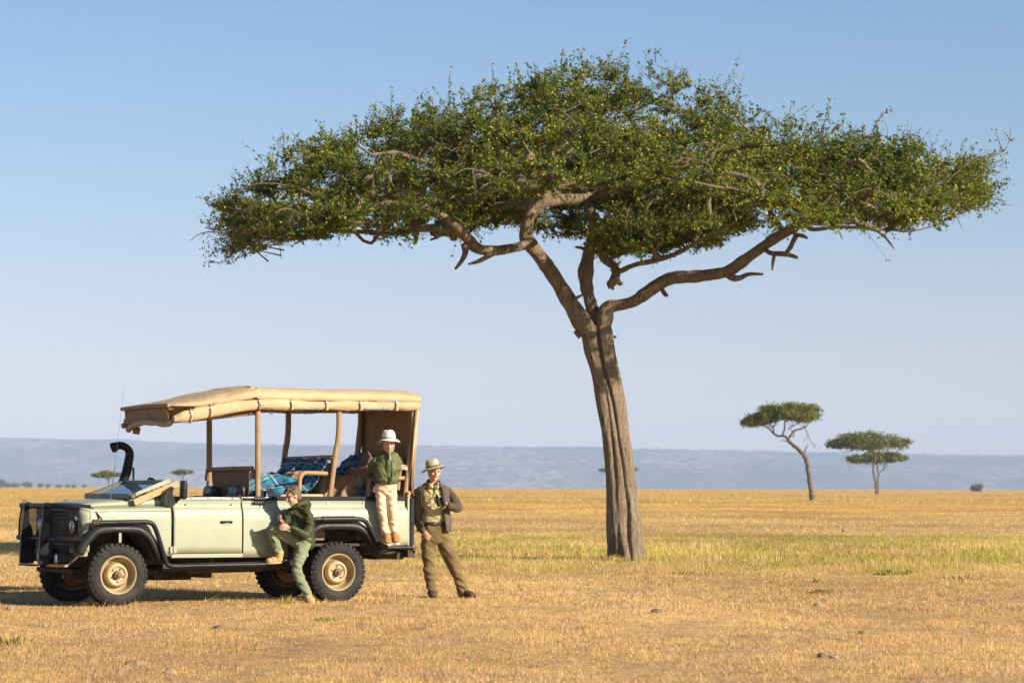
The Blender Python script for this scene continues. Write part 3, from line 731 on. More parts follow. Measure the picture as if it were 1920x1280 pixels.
# side panel profile y(z)
PZ = [(.50, .790), (.56, .800), (.60, .806), (.80, .812), (1.05, .810), (1.10, .803), (1.135, .788), (1.155, .772), (1.17, .762), (1.255, .760)]
def py_(z): return float(np.interp(z, [a for a, _ in PZ], [b_ for _, b_ in PZ]))
ARC_R = [(-.535, .56), (-.47, .68), (-.38, .80), (-.29, .865), (-.20, .892), (0, .897), (.18, .895), (.28, .875), (.36, .81), (.43, .69), (.475, .56)]
ARC_F = [(WB-.505, .53), (WB-.45, .64), (WB-.37, .77), (WB-.28, .845), (WB-.20, .868), (WB, .872), (WB+.16, .868), (WB+.26, .845), (WB+.34, .78), (WB+.41, .69), (WB+.455, .60)]
def panel(s, x0, x1, botfn, ztop=1.255, zmin=None, step=.03, top_y=None):
    xs = list(np.arange(x0, x1, step))+[x1]; zl = [1.0, 1.05, 1.08, 1.10, 1.12, 1.135, 1.148, 1.158, 1.17, ztop] if ztop > 1.2 else [1.0, 1.04, 1.07, 1.09, 1.105, ztop]
    mb = MB(); V = []
    for x in xs:
        zb = botfn(x); lowz = [zb+(1.0-zb)*k/5 for k in range(5)]
        for z in lowz+zl: V.append((x, s*py_(z), z))
    m = 5+len(zl); mb.add(V, [(i*m+j, (i+1)*m+j, (i+1)*m+j+1, i*m+j+1) for i in range(len(xs)-1) for j in range(m-1)])
    return mb
def arcfn(A, base):
    xs = [a for a, _ in A]; zs = [b_ for _, b_ in A]
    return lambda x: max(base(x), float(np.interp(x, xs, zs))) if xs[0] <= x <= xs[-1] else base(x)
rear_base = lambda x: .565 if x > -.5 else .575+(-.5-x)*.27
def rounded_slab(mb, c, size, r=.03, rot=None):
    """box with soft edges, used for cushions"""
    return mb.box(c, size, rot)
for s in (1, -1):
    near = s > 0
    # front wing
    wf = arcfn(ARC_F, lambda x: .585 if x < WB else .635)
    mb = panel(s, 2.215, 3.255, wf, ztop=1.12)
    # rounded top shoulder of the wing, turning in to the bonnet
    sh = [(.803, 1.12), (.797, 1.14), (.780, 1.156), (.755, 1.165), (.70, 1.172), (.60, 1.176)]
    mb.grid(lambda u, v: (2.215+(1.14-.10*max(0, 1-v*2.2)**.5 if v < .4545 else 1.14)*u, s*sh[int(round(v*5))][0], sh[int(round(v*5))][1]-.012*u), 24, 6)
    w = mb.build('front_wing', m_green, car, solid=.012)
    fr = MB(); fr.grid(lambda u, v: (3.255+.10*math.sin(u*pi/2), s*(.710+.10*math.cos(u*pi/2)-.006*max(0, v-.9)*10), .64+.475*v+(.03*math.sin(u*pi/2) if v > .95 else 0)), 10, 10); fr.each('wing_corner', m_green, w, solid=.01)
    fr = MB(); fr.prism([(s*.40, .66), (s*.71, .64), (s*.71, 1.14), (s*.66, 1.16), (s*.40, 1.165)], 3.335, 3.355, 'x'); fr.build('front_panel', m_blackp, w, bevel=.008)
    # wheel-arch inner
    for A in (ARC_R, ARC_F):
        nm = 'wheel_well'
        P = catmull(A, 3); mb = MB(); n = len(P)
        mb.grid(lambda u, v: (P[int(round(u*(n-1)))][0], s*(.80-.42*v), P[int(round(u*(n-1)))][1]+.01), n, 2)
        mb.build(nm, m_under, car, solid=.01)
        # flare
        sec = [(0, .79), (-.004, .84), (.0, .868), (.018, .880), (.045, .880), (.07, .868), (.092, .84), (.102, .800)]
        nrm = []
        for i in range(n):
            a = P[max(0, i-1)]; c = P[min(n-1, i+1)]; t = np.array([c[0]-a[0], c[1]-a[1]]); t /= np.linalg.norm(t); nrm.append((-t[1], t[0]))
        sg = -1 if nrm[n//2][1] < 0 else 1
        mb = MB(); mb.grid(lambda u, v: (P[int(round(u*(n-1)))][0]+sg*nrm[int(round(u*(n-1)))][0]*sec[int(round(v*7))][0], s*sec[int(round(v*7))][1], P[int(round(u*(n-1)))][1]+sg*nrm[int(round(u*(n-1)))][1]*sec[int(round(v*7))][0]), n, 8)
        mb.build('arch_flare', m_blackp, car, solid=.012, smooth=50)
    # scuttle strip between wing and door
    sp = MB(); sp.box((2.20, s*.775, 1.21), (.05, .04, .10)); sp.build('windscreen_post_base', m_green, car, bevel=.01)
    # front door
    d = panel(s, 1.292, 2.185, lambda x: .615).build('front_door', m_green, car, solid=.025)
    MB().box((1.735, s*.765, 1.272), (.90, .034, .034)).build('door_top_trim', m_steel if near else m_blackp, d, bevel=.004)
    hm = MB(); hm.box((1.50, s*.818, .985), (.165, .012, .036)); hm.tube([(1.43, s*.832, .988), (1.47, s*.842, .99), (1.55, s*.842, .99), (1.575, s*.832, .988)], .010, 8)
    hm.build('door_handle', m_blackp, d, bevel=.003)
    MB().box((1.50, s*.828, .968), (.10, .01, .012)).build('handle_lever', m_chrome, d, bevel=.003)
    hg = MB()
    for zz in (.655,): hg.box((2.165, s*.828, zz), (.035, .018, .075)); hg.box((2.215, s*.826, zz), (.040, .016, .085)); hg.tube([(2.188, s*.838, zz-.045), (2.188, s*.838, zz+.045)], .010, 8)
    for (a, c) in ((2.155, .68), (2.155, .63), (2.222, .68), (2.222, .63)): hg.tube([(a, s*.83, c), (a, s*.840, c)], .006, 6)
    hg.build('door_hinge', m_green, d, bevel=.003)
    ht = MB(); ht.box((2.19, s*.79, 1.24), (.05, .05, .13)); ht.tube([(2.19, s*.82, 1.17), (2.19, s*.82, 1.30)], .012, 8); ht.build('upper_hinge', m_green, d, bevel=.008)
    fx = MB()
    for xx in (2.02, 1.42): fx.prism([(xx-.015, 1.185), (xx+.015, 1.185), (xx, 1.215)], s*.762, s*.776)
    for xx in (1.95, 1.73, 1.55, 1.40): fx.tube([(xx, s*.78, 1.272), (xx, s*.788, 1.272)], .006, 6)
    fx.each('canvas_hook', m_blackp, d)
    # sill under the doors
    MB().box((1.30, s*.793, .583), (1.82, .035, .052)).build('sill', m_green, car, bevel=.008)
    # tub side
    tub = panel(s, -.985, 1.272, arcfn(ARC_R, rear_base)).build('tub_side', m_green, car, solid=.02)
    MB().box((.13, s*.768, 1.277), (2.24, .050, .046)).build('side_rail', m_black, tub, bevel=.006)
    MB().box((1.10, s*.800, 1.285), (.40, .02, .018)).build('rail_cap', m_steel, tub, bevel=.004)
    hp = MB()
    for zz in (1.277, 1.225):
        hp.box((1.055, s*.806, zz), (.15, .012, .036))
    hpo = hp.build('black_bracket', m_black, tub, bevel=.003)
    rv = MB()
    for k in range(4):
        for zz in (1.277, 1.225): rv.tube([(1.0+.036*k, s*.811, zz), (1.0+.036*k, s*.818, zz)], .0065, 6)
    rv.each('rivet', m_steel, hpo)
    fx = MB()
    for xx in (.12, -.38, -.80):
        fx.box((xx, s*.768, 1.222), (.022, .02, .045)); fx.box((xx-.03, s*.768, 1.205), (.03, .012, .006))
    fx.prism([(1.20, 1.19), (1.23, 1.19), (1.215, 1.222)], s*.762, s*.776); fx.prism([(1.14, 1.195), (1.17, 1.19), (1.15, 1.222)], s*.762, s*.776)
    fx.each('canvas_hook', m_steel, tub)
    MB().box((.145, s*.805, .592), (.02, .008, .03)).build('drain_plate', m_blackp, tub)
    # corner capping and lamps
    cp = MB(); cp.box((-.992, s*.79, .98), (.03, .04, .60)); cp.build('rear_corner_capping', m_green, tub, bevel=.006)
    pst = MB(); pst.box((-1.055, s*.775, .95), (.055, .035, .66)); pst.box((-1.055, s*.775, 1.25), (.06, .045, .05)); pst.build('tailgate_post', m_black, car, bevel=.006)
    MB().box((-1.0, s*.70, .92), (.03, .08, .08)).build('tail_lamp', m_red, car, bevel=.006)
    # side bars
    y = s*.905
    fb = catmull([(3.235, y, .985), (3.0, y, .988), (2.62, y, .992), (2.52, y, .982), (2.475, y, .945), (2.43, y, .85), (2.34, y, .58), (2.315, y, .51), (2.27, y, .472), (2.18, y, .462), (1.6, y, .468), (.60, y, .476)], 5)
    mb = MB(); mb.tube(fb, .029, 12); 
    for xx in (2.05, 1.35, .75): mb.tube([(xx, y, .47), (xx, s*.45, .50)], .022, 8)
    sb = mb.build('step_bar', m_black, car)
    cl = MB()
    for k in range(4): cl.lathe([(.028, -.008), (.040, -.003), (.040, .003), (.028, .008)], 14, 'x', (3.245-.019*k, y, .985))
    cl.build('bar_clamp', m_rust, sb)
    rb = catmull([(.62, y, .50), (.56, y, .62), (.47, y, .90), (.40, y, 1.0), (.33, y, 1.018), (0, y, 1.02), (-.24, y, 1.02), (-.33, y, .995), (-.38, y, .94), (-.50, y, .745), (-.545, y, .690), (-.62, y, .668), (-.72, y, .664), (-1.02, y, .664)], 5)
    mb = MB(); mb.tube(rb, .028, 12)
    for xx in (-.70, -.98): mb.tube([(xx, y, .664), (xx, s*.60, .664)], .02, 8)
    mb.tube([(-.98, y, .664), (-1.03, y, .60)], .02, 8)
    rbo = mb.build('arch_bar', m_black, car)
    MB().tube([(.255, y, 1.020), (-.19, y, 1.022)], .036, 12).build('grip_pad', m_blackp, rbo)
    MB().tube([(-.52, y, .705), (-.57, y, .678), (-.64, y, .664)], .038, 12).build('grip_pad', m_blackp, rbo)
    MB().lathe([(.03, -.02), (.042, -.01), (.042, .01), (.03, .02)], 14, 'x', (-1.0, y, .664)).build('bar_clamp', m_rust, rbo)
    MB().tube([(-.50, y-.0, .745), (-.50, s*.935, .75)], .014, 8).build('bar_bolt', m_rust, rbo)
    mb = MB().box((.66, s*.86, .62), (.07, .035, .25)); mb.build('step_bracket', m_black, car, bevel=.006)

# bonnet
mb = MB()
hsec = [(.642, 1.166), (.640, 1.205), (.622, 1.228), (.58, 1.240), (.35, 1.252), (0, 1.258), (-.35, 1.252), (-.58, 1.240), (-.622, 1.228), (-.640, 1.205), (-.642, 1.166)]
def hood(u, v):
    y, z = hsec[int(round(v*10))]; x = 2.25+1.03*u
    dz = .035*(1-u)-.012*max(0, u-.82)/.18
    return (x, y, 1.166+(z-1.166)*(.62+.5*(1-u))+(dz if z > 1.18 else 0))
mb.grid(hood, 26, 11)
mb.add([hood(1, k/10) for k in range(11)]+[(3.285, .62, 1.15), (3.285, -.62, 1.15)], [tuple(range(11))])
bon = mb.build('bonnet', m_green, car, solid=.01, smooth=50)
MB().box((2.78, .646, 1.158), (1.06, .012, .014)).build('bonnet_seal', m_blackp, bon)
# scuttle
mb = MB(); mb.box((2.215, 0, 1.245), (.10, 1.5, .17)); mb.box((2.19, 0, 1.30), (.05, 1.50, .05)); mb.build('scuttle', m_green, car, bevel=.015)
mb = MB(); mb.box((2.06, 0, 1.20), (.22, 1.42, .14)); mb.box((2.10, -.36, 1.30), (.16, .42, .09)); mb.build('dashboard', m_blackp, car, bevel=.02)
# steering wheel on the far (right-hand) side
mb = MB(); c0 = Vector((1.90, -.38, 1.36)); ax = Vector((-.82, 0, .57)); u_ = Vector((0, 1, 0)); w_ = ax.cross(u_)
mb.tube([c0+(u_*math.cos(a)+w_*math.sin(a))*.19 for a in np.linspace(0, 2*pi, 28, endpoint=False)], .014, 8, closed=True)
for a in (0, pi, -pi/2): mb.beam(c0, c0+(u_*math.cos(a)+w_*math.sin(a))*.18, .03, .012)
mb.tube([c0, c0-ax*.25], .03, 8); mb.build('steering_wheel', m_blackp, car)
# grille and nose
mb = MB(); mb.prism([(-.40, .66), (.40, .66), (.40, 1.13), (-.40, 1.13)], 3.25, 3.275, 'x'); gr = mb.build('radiator_panel', m_under, car)
mb = MB()
for k in range(9): mb.box((3.295, 0, .72+.045*k), (.015, .74, .020))
for yy in (-.37, 0, .37): mb.box((3.292, yy, .90), (.012, .02, .42))
mb.build('grille', m_blackp, gr)
MB().box((3.29, 0, 1.145), (.05, 1.26, .045)).build('front_lip', m_green, car, bevel=.008)
for s in (1, -1):
    mb = MB(); mb.lathe([(.0, .03), (.05, .028), (.088, .012), (.095, 0), (.10, -.02)], 24, 'x', (3.365, s*.55, .93)); hl = mb.build('headlight', m_lens, car)
    MB().lathe([(.098, -.01), (.115, -.01), (.115, .02), (.098, .02)], 24, 'x', (3.365, s*.55, .93), True).build('headlight_ring', m_blackp, hl)
    MB().lathe([(0, .03), (.03, .02), (.036, 0)], 14, 'x', (3.365, s*.68, .80)).build('indicator', m_amber, car)
    MB().lathe([(0, .03), (.03, .02), (.036, 0)], 14, 'x', (3.365, s*.68, 1.04)).build('side_lamp', m_lens, car)
    MB().box((3.30, s*.58, .645), (.11, .36, .13)).build('front_valance', m_green, car, bevel=.02)
# bull bar
bb = MB()
top = catmull([(3.60, -.59, 1.180), (3.605, 0, 1.182), (3.60, .38, 1.180), (3.56, .52, 1.178), (3.44, .66, 1.172), (3.22, .76, 1.165)], 6)
low = catmull([(3.60, -.69, .792), (3.60, 0, .79), (3.60, .52, .788), (3.55, .68, .786), (3.42, .80, .784), (3.26, .845, .782)], 6)
bb.tube(top, .032, 14); bb.tube(low, .032, 14)
bb.tube([(3.22, .76, 1.165), (3.24, .80, .98), (3.26, .845, .785)], .014, 8)
bb.tube([(3.21, .77, 1.16), (3.12, .85, 1.03), (3.12, .86, .95), (3.20, .86, .80), (3.26, .85, .76)], .010, 8)
bb.tube([(3.60, -.57, 1.18), (3.62, -.60, .98), (3.61, -.64, .79)], .012, 8)
bbo = bb.build('bull_bar', m_black, car)
for yy in (-.33, .33):
    mb = MB(); P = [(3.625, 1.20), (3.665, 1.19), (3.66, 1.10), (3.67, .98), (3.70, .80), (3.71, .50), (3.69, .48), (3.535, .48), (3.535, .60), (3.54, .80), (3.56, .90), (3.60, .99), (3.60, 1.12)]
    mb.prism(P, yy-.028, yy+.028); mb.tube([(3.605, yy-.045, 1.181), (3.605, yy+.045, 1.181)], .043, 12)
    mb.build('bull_bar_upright', m_black, bbo, bevel=.006)
def wire(mb, fn, nu, nv, r=.0042):
    """diamond mesh over a surface fn(u,v)"""
    for k in range(-nv, nu+1):
        for sgn in (1, -1):
            P = []
            for j in range(nv+1):
                i = k+j if sgn > 0 else k+nv-j
                if 0 <= i <= nu: P.append(fn(i/nu, j/nv))
            if len(P) > 1: mb.tube(P, r, 3, cap=False)
mb = MB()
ti = lambda u: Vector(top[min(len(top)-1, int(u*(len(top)-1)))]).lerp(Vector(top[min(len(top)-1, int(u*(len(top)-1))+1)]), (u*(len(top)-1)) % 1)
li = lambda u: Vector(low[min(len(low)-1, int(u*(len(low)-1)))]).lerp(Vector(low[min(len(low)-1, int(u*(len(low)-1))+1)]), (u*(len(low)-1)) % 1)
# equalise arclength so that the mesh pitch stays even
def arclen(fn):
    us = np.linspace(0, 1, 200); P = np.array([fn(u) for u in us]); s_ = np.concatenate([[0], np.cumsum(np.linalg.norm(np.diff(P, axis=0), axis=1))]); s_ /= s_[-1]
    return lambda q: fn(float(np.interp(q, s_, us)))
ta, la = arclen(ti), arclen(li)
wire(mb, lambda u, v: la(u).lerp(ta(u), v), 44, 8, .0034)
mb.build('wire_guard', m_black, bbo)
# bumper
mb = MB(); mb.box((3.47, 0, .565), (.12, 1.32, .115)); bm_ = mb.build('bumper', m_black, car, bevel=.008)
MB().box((3.538, -.06, .57), (.012, .26, .085)).build('number_plate', m_white, bm_, bevel=.004)
MB().box((3.54, .47, .555), (.03, .075, .11)).build('fog_lamp', m_lens, bm_, bevel=.012)
mb = MB(); mb.box((3.50, .40, .475), (.16, .30, .035)); mb.build('spring_shackle', m_rim, bm_, bevel=.005)
mb = MB(); mb.box((3.55, -.45, .46), (.12, .42, .02)); mb.build('tow_plate', m_black, bm_, bevel=.004)
# chassis
mb = MB()
for s in (1, -1):
    mb.beam((-1.08, s*.38, .60), (-.5, s*.38, .58), .08, .14); mb.beam((-.5, s*.38, .58), (.5, s*.38, .62), .08, .12); mb.beam((.5, s*.38, .56), (3.40, s*.38, .52), .08, .13)
    mb.beam((.70, s*.70, .46), (2.30, s*.70, .44), .16, .09)
mb.beam((-1.05, -.78, .60), (-1.05, .78, .60), .10, .13); mb.beam((2.35, -.5, .42), (1.5, .3, .36), .22, .12)
for xx in (0, WB): mb.tube([(xx, -.62, .36), (xx, .62, .36)], .05, 10); mb.tube([(xx-.12, -.12, .36), (xx, -.12, .36), (xx+.12, -.12, .36)], [.07, .15, .06], 12)
mb.tube([(0, 0, .40), (2.9, -.1, .40)], .035, 8); mb.beam((3.35, -.7, .40), (3.35, .5, .40), .02, .05)
mb.tube([(2.9, .5, .33), (2.2, .35, .40)], .03, 8); mb.tube([(2.9, -.5, .33), (2.2, -.35, .40)], .03, 8)
mb.box((-.80, .55, .56), (.38, .25, .10)); mb.box((1.9, -.1, .34), (.5, .4, .14)); mb.tube([(.9, .55, .42), (1.9, .55, .41)], .05, 10)
mb.build('chassis', m_under, car)
MB().box((.65, 0, .70), (3.4, 1.5, .03)).build('floor', m_under, car)
mb = MB(); mb.box((-1.0, 0, .95), (.03, 1.50, .62)); mb.build('tailgate', m_green, car, bevel=.006)
mb = MB(); mb.box((2.22, 0, .90), (.03, 1.5, .55)); mb.box((3.0, 0, .80), (.5, .6, .5)); mb.build('engine_bulkhead', m_under, car, bevel=.02)

# wheels
def make_wheel():
    hub = MB(); hub.lathe([(0, .135), (.018, .135), (.024, .128), (.024, .115), (.042, .112), (.048, .10), (.052, .06), (.052, .03)], 20, 'y'); hub.lathe([(.052, .03), (.15, .02), (.17, -.02), (.17, -.12), (.05, -.13)], 24, 'y')
    w = hub.build('wheel', m_rust, None)
    R0 = TR
    prof = [(.222, .085), (.232, .108), (.262, .123), (.295, .124), (.325, .118), (.345, .110), (.352, .100), (.357, .06), (.359, 0), (.357, -.06), (.352, -.100), (.345, -.110), (.325, -.118), (.29, -.124), (.25, -.12), (.222, -.09)]
    ty = MB(); ty.lathe(prof, 64, 'y')
    nb = 34
    for k in range(nb):
        a = 2*pi*k/nb
        for (yy, off, rr, ww, hh) in ((.085, 0, .362, .040, .050), (-.085, .5, .362, .040, .050), (.030, .25, .364, .042, .040), (-.030, .75, .364, .042, .040)):
            aa = a+2*pi/nb*off; M = Matrix.Rotation(-aa, 3, 'Y')@Matrix.Rotation(R_(12 if yy > 0 else -12), 3, 'X')
            c = Vector((math.cos(aa)*rr, yy, math.sin(aa)*rr)); ty.box(c, (.022, ww, hh), M)
        for sgn in (1, -1):       # side lugs
            aa = a+(0 if sgn > 0 else pi/nb); M = Matrix.Rotation(-aa, 3, 'Y')@Matrix.Rotation(-sgn*R_(28), 3, 'Z')
            ty.box(Vector((math.cos(aa)*.347, sgn*.112, math.sin(aa)*.347)), (.034, .012, .036), M)
    for k in range(90):
        a = 2*pi*k/90; ty.box((math.cos(a)*.305, .1245, math.sin(a)*.305), (.018, .003, .004), Matrix.Rotation(-a, 3, 'Y'))
    ty.build('tyre', m_rubber, w, smooth=30)
    rp = [(.228, .100), (.232, .110), (.226, .116), (.216, .112), (.208, .098), (.202, .085), (.196, .04), (.186, .015), (.165, .000), (.150, .008), (.142, .030), (.138, .060), (.128, .078), (.112, .084), (.098, .078), (.092, .068), (.060, .064), (.052, .064)]
    rm = MB(); rm.lathe(rp, 48, 'y'); rm.lathe([(.228, .100), (.215, .07), (.20, 0), (.215, -.08), (.23, -.10)], 48, 'y')
    rim = rm.build('rim', m_rim, w, smooth=50, fixn=False)
    nu = MB()
    for k in range(5):
        a = 2*pi*k/5+.3; nu.tube([(math.cos(a)*.078, .064, math.sin(a)*.078), (math.cos(a)*.078, .082, math.sin(a)*.078)], [.0125, .010], 6)
    nu.each('wheel_nut', m_rust, w)
    sl_ = MB()
    for k in range(5):
        a = 2*pi*k/5+.95; sl_.lathe([(0, 0), (.012, 0)], 10, 'y', (math.cos(a)*.125, .0815, math.sin(a)*.125))
    tv_ = MB().tube([(math.cos(2.2)*.19, .06, math.sin(2.2)*.19), (math.cos(2.2)*.186, .115, math.sin(2.2)*.186)], .006, 6); tv_.build('tyre_valve', m_blackp, w)
    return w
w0 = make_wheel()
spots = [(0, .745, 0), (WB, .745, 0), (0, -.745, pi), (WB, -.745, pi)]
for i, (x, y, rz) in enumerate(spots):
    w = w0
    if i:
        w = w0.copy(); C.objects.link(w)
        for ch in list(w0.children):
            c = ch.copy(); C.objects.link(c); c.parent = w
    w.parent = car; w.location = (x, y, TR-.008); w.rotation_euler = (0, [0, .7, 1.9, .4][i], 0) if rz == 0 else (0, [0, .7, 1.9, .4][i], pi)

# windscreen folded forward on the bonnet
A_ = Vector((2.20, .665, 1.462)); B_ = Vector((2.665, .665, 1.295)); A2 = Vector((2.24, -.66, 1.458)); B2 = Vector((2.70, -.66, 1.295))
mb = MB(); zz_ = Vector((0, 0, .014)); mb.beam(A_+zz_, B_+zz_, .055, .040); mb.beam(A2+zz_, B2+zz_, .06, .040); mb.beam(A_+Vector((0,0,.012)), A2+Vector((0,0,.012)), .04, .040); mb.beam(B_+Vector((.02, .02, .0)), B2+Vector((.02, -.03, .0)), .06, .066)
mb.box(B2+Vector((.02, -.02, .0)), (.05, .05, .05)); mb.box(B_+Vector((.0, .03, .0)), (.06, .04, .045)); mb.beam((2.45, .0, 1.375), (2.68, .0, 1.285), .02, .02)
m_green_dk = paint('dark_green_paint', (.045, .062, .042), .35)
wsf = mb.build('windscreen_frame', m_green_dk, car, bevel=.006)
mb = MB(); up_ = Vector((0, 0, 1)); n_ = (B_-A_).normalized().cross(Vector((0, -1, 0)))
off = Vector((.002, 0, .006)); mb.add([A_+Vector((.01, -.03, 0)), B_+Vector((-.03, -.03, .01)), B2+Vector((-.03, .03, .01)), A2+Vector((.01, .03, 0))], [(0, 1, 2, 3)])
mb.build('windscreen_pane', m_glass, wsf, solid=.006, smooth=0, fixn=False)
mb = MB(); mb.beam(A_+Vector((-.01, .03, .018)), B_+Vector((-.03, .03, .022)), .03, .035); mb.beam(A_+Vector((-.01, .03, .045)), B_+Vector((-.05, .03, .045)), .022, .02); mb.build('windscreen_side_bar', m_green, wsf, bevel=.004)
mb = MB(); mb.beam((2.085, .71, 1.455), (2.655, .71, 1.222), .03, .075); mb.build('timber_strip', m_wood, wsf, bevel=.003)
MB().tube([(2.24, -.66, 1.27), (2.24, -.66, 1.46)], .02, 8).build('windscreen_hinge', m_green, wsf); mb = MB(); mb.tube([(2.20, .72, 1.25), (2.17, .715, 1.38), (2.12, .70, 1.44)], .020, 8); mb.tube([(2.28, .66, 1.25), (2.20, .665, 1.40), (2.18, .665, 1.45)], .02, 8)
mb.box((2.21, .755, 1.27), (.04, .06, .20)); mb.build('windscreen_hinge', m_green, wsf, bevel=.004)
for xx, yy in ((2.655, .2), (2.665, -.25)):
    MB().box((xx, yy, 1.262), (.05, .05, .05)).build('rest_block', m_blackp, wsf, bevel=.006)
# wipers' motor hump, antenna
a0 = vp(208, 938, .3); a1 = vp(232, 728, .3)
mb = MB(); mb.tube([a0+Vector((0, 0, -.03)), a0+Vector((0, 0, .05))], .011, 8); mb.tube([a0+Vector((0, 0, .05)), a0.lerp(a1, .3)], .006, 6); mb.tube([a0.lerp(a1, .3), a1], [.0022, .0014], 5); mb.build('antenna', m_steel, car)
# snorkel
sp = [vp(a, b_, -.84) for a, b_ in ((222, 930), (230, 905), (237, 885), (241, 865), (243, 850), (242.5, 842), (238, 836.5), (231, 835), (224.5, 838.5))]
sp = [p_ if i < 5 else p_+Vector((.02*(i-4), 0, 0)) for i, p_ in enumerate(sp)]
mb = MB(); mb.tube(catmull([tuple(p_) for p_ in sp], 4), [.050+.006*math.sin(k*.2) for k in range(len(sp)*4-3)], 14, cap=False)
e = sp[-1]; d_ = (sp[-1]-sp[-2]).normalized()
mb.tube([e-d_*.03, e+d_*.02], [.055, .062], 14, cap=False)
sn = mb.build('snorkel', m_black, car, solid=.008)
MB().tube([vp(242.8, 858, -.84), vp(243, 852, -.84)], .056, 14).build('snorkel_clamp', m_blackp, sn)
MB().beam(vp(250, 900, -.84), vp(250, 876, -.84), .03, .02).build('snorkel_bracket', m_black, sn, bevel=.004)
# door mirrors
for s in (1, -1):
    mb = MB(); c = Vector((2.11, s*.93, 1.375)); M = Matrix.Rotation(R_(-14*s), 3, 'Z')
    mb.box(c, (.075, .165, .225), M); hd = mb.build('wing_mirror', m_blackp, car, bevel=.028, seg=4)
    MB().box(c+M@Vector((-.040, 0, 0)), (.004, .14, .19), M).build('mirror_pane', m_mirror, hd, bevel=.001)
    mb = MB(); mb.tube([(2.17, s*.76, 1.255), (2.14, s*.86, 1.26), (2.12, s*.915, 1.30)], .014, 8); mb.tube([(2.17, s*.76, 1.28), (2.05, s*.79, 1.285)], .016, 8); mb.box((2.17, s*.775, 1.24), (.07, .05, .05)); mb.build('mirror_arm', m_blackp, hd)

# frame tubes
def pole(pts, r=.034, nm='roof_post', seg=12):
    P = catmull(pts, 6); return MB().tube(P, r, seg).build(nm, m_wrap, car)
def stitched(pts, s):
    # one lace: the stitches ride on a thin cord
    """lacing down the front edge of a wrapped post"""
    P = catmull(pts, 8); mb = MB(); L = 0; prev = Vector(P[0]); k = 0
    out = []
    for q in P[1:]:
        q = Vector(q); seg_ = (q-prev).length; m = max(1, int(seg_/.028))
        for i in range(m):
            c = prev.lerp(q, i/m)+Vector((.026, s*.022, 0)); mb.tube([c+Vector((-.006, -.004, -.006)), c+Vector((.010, s*.006, 0)), c+Vector((-.004, s*.012, .008))], .0042, 4)
        prev = q
    mb.tube([Vector(q_)+Vector((.026, s*.022, 0)) for q_ in P], .0028, 4)
    return mb
for s in (1, -1):
    for pts in ([(1.05, s*.742, 1.27), (1.055, s*.745, 1.8), (1.06, s*.745, 2.42)],
                [(.075, s*.742, 1.27), (.045, s*.742, 1.50), (-.005, s*.745, 1.86), (-.030, s*.745, 1.98), (-.045, s*.745, 2.15), (-.045, s*.745, 2.44)],
                [(-.97, s*.742, 1.27), (-1.0, s*.742, 1.50), (-1.045, s*.745, 1.86), (-1.07, s*.745, 2.0), (-1.085, s*.745, 2.2), (-1.085, s*.745, 2.44)]):
        po = pole(pts); stitched(pts, s).build('lacing', m_canvas_in, po)
    mb = MB(); mb.tube([(2.22, s*.70, 2.36), (1.06, s*.72, 2.44), (-1.09, s*.72, 2.46)], .026, 10); mb.tube([(2.15, s*.64, 2.20), (1.9, s*.66, 2.22), (1.06, s*.70, 2.32)], .024, 10); mb.build('roof_rail', m_canvas_in, car)
mb = MB()
for xx, zz in ((1.06, 2.44), (.5, 2.45), (-.045, 2.46), (-.6, 2.46), (-1.085, 2.46)): mb.tube([(xx, -.72, zz), (xx, -.35, zz+.09), (xx, 0, zz+.115), (xx, .35, zz+.09), (xx, .72, zz)], .022, 8)
mb.tube([(1.7, -.71, 2.38), (1.7, 0, 2.45), (1.7, .71, 2.38)], .02, 8)
mb.build('roof_hoop', m_canvas_in, car)
# canopy skin
XS = [(-1.145, 2.475, 2.615, .80), (-1.10, 2.485, 2.640, .80), (-.5, 2.487, 2.645, .80), (0, 2.485, 2.640, .80), (.5, 2.482, 2.640, .80), (.95, 2.486, 2.648, .805), (1.09, 2.492, 2.655, .81), (1.16, 2.487, 2.640, .805), (1.5, 2.435, 2.570, .80), (1.8, 2.395, 2.502, .795), (2.03, 2.378, 2.450, .785), (2.19, 2.380, 2.412, .765), (2.25, 2.385, 2.398, .75)]
sec = [(0, .0), (.02, .18), (-.035, .55), (-.16, .80), (-.42, .95), (-.72, .995), (-1.0, 1.0), (-1.28, .995), (-1.58, .95), (-1.84, .80), (-1.965, .55), (-2.02, .18), (-2.0, 0)]
XD = catmull(XS, 8); nX = len(XD)
def canopy(u, v):
    x, ze, zt, hw = XD[int(round(u*(nX-1)))]; k = v*12; i = min(11, int(k)); f = k-i
    a = sec[i][0]*(1-f)+sec[i+1][0]*f; b_ = sec[i][1]*(1-f)+sec[i+1][1]*f
    y = hw*(1+a); z = ze+(zt-ze)*b_
    near_edge = math.exp(-((x-1.09)/.05)**2)
    wv = noise.noise(Vector((x*3, y*2.5, 1)))*.010+noise.noise(Vector((x*9, y*5+z*6, 4)))*.0045
    diag = math.sin(x*16+z*40+3*noise.noise(Vector((x*2, z*5, 2))))*.004*(b_ < .9)
    return (x, y+wv*(1 if y > 0 else -1)+diag, z+wv+near_edge*.012*math.sin(z*150+x*60))
mb = MB(); mb.grid(canopy, nX, 61)
cv = mb.build('canopy', m_canvas, car, solid=.006, smooth=60)
# back wall of the top fabric and front bar
mb = MB(); P = catmull([(2.24, -.76, 2.378), (2.245, 0, 2.395), (2.235, .76, 2.392)], 8); mb.tube(P, .024, 10); mb.build('front_bar', m_wrap, cv)
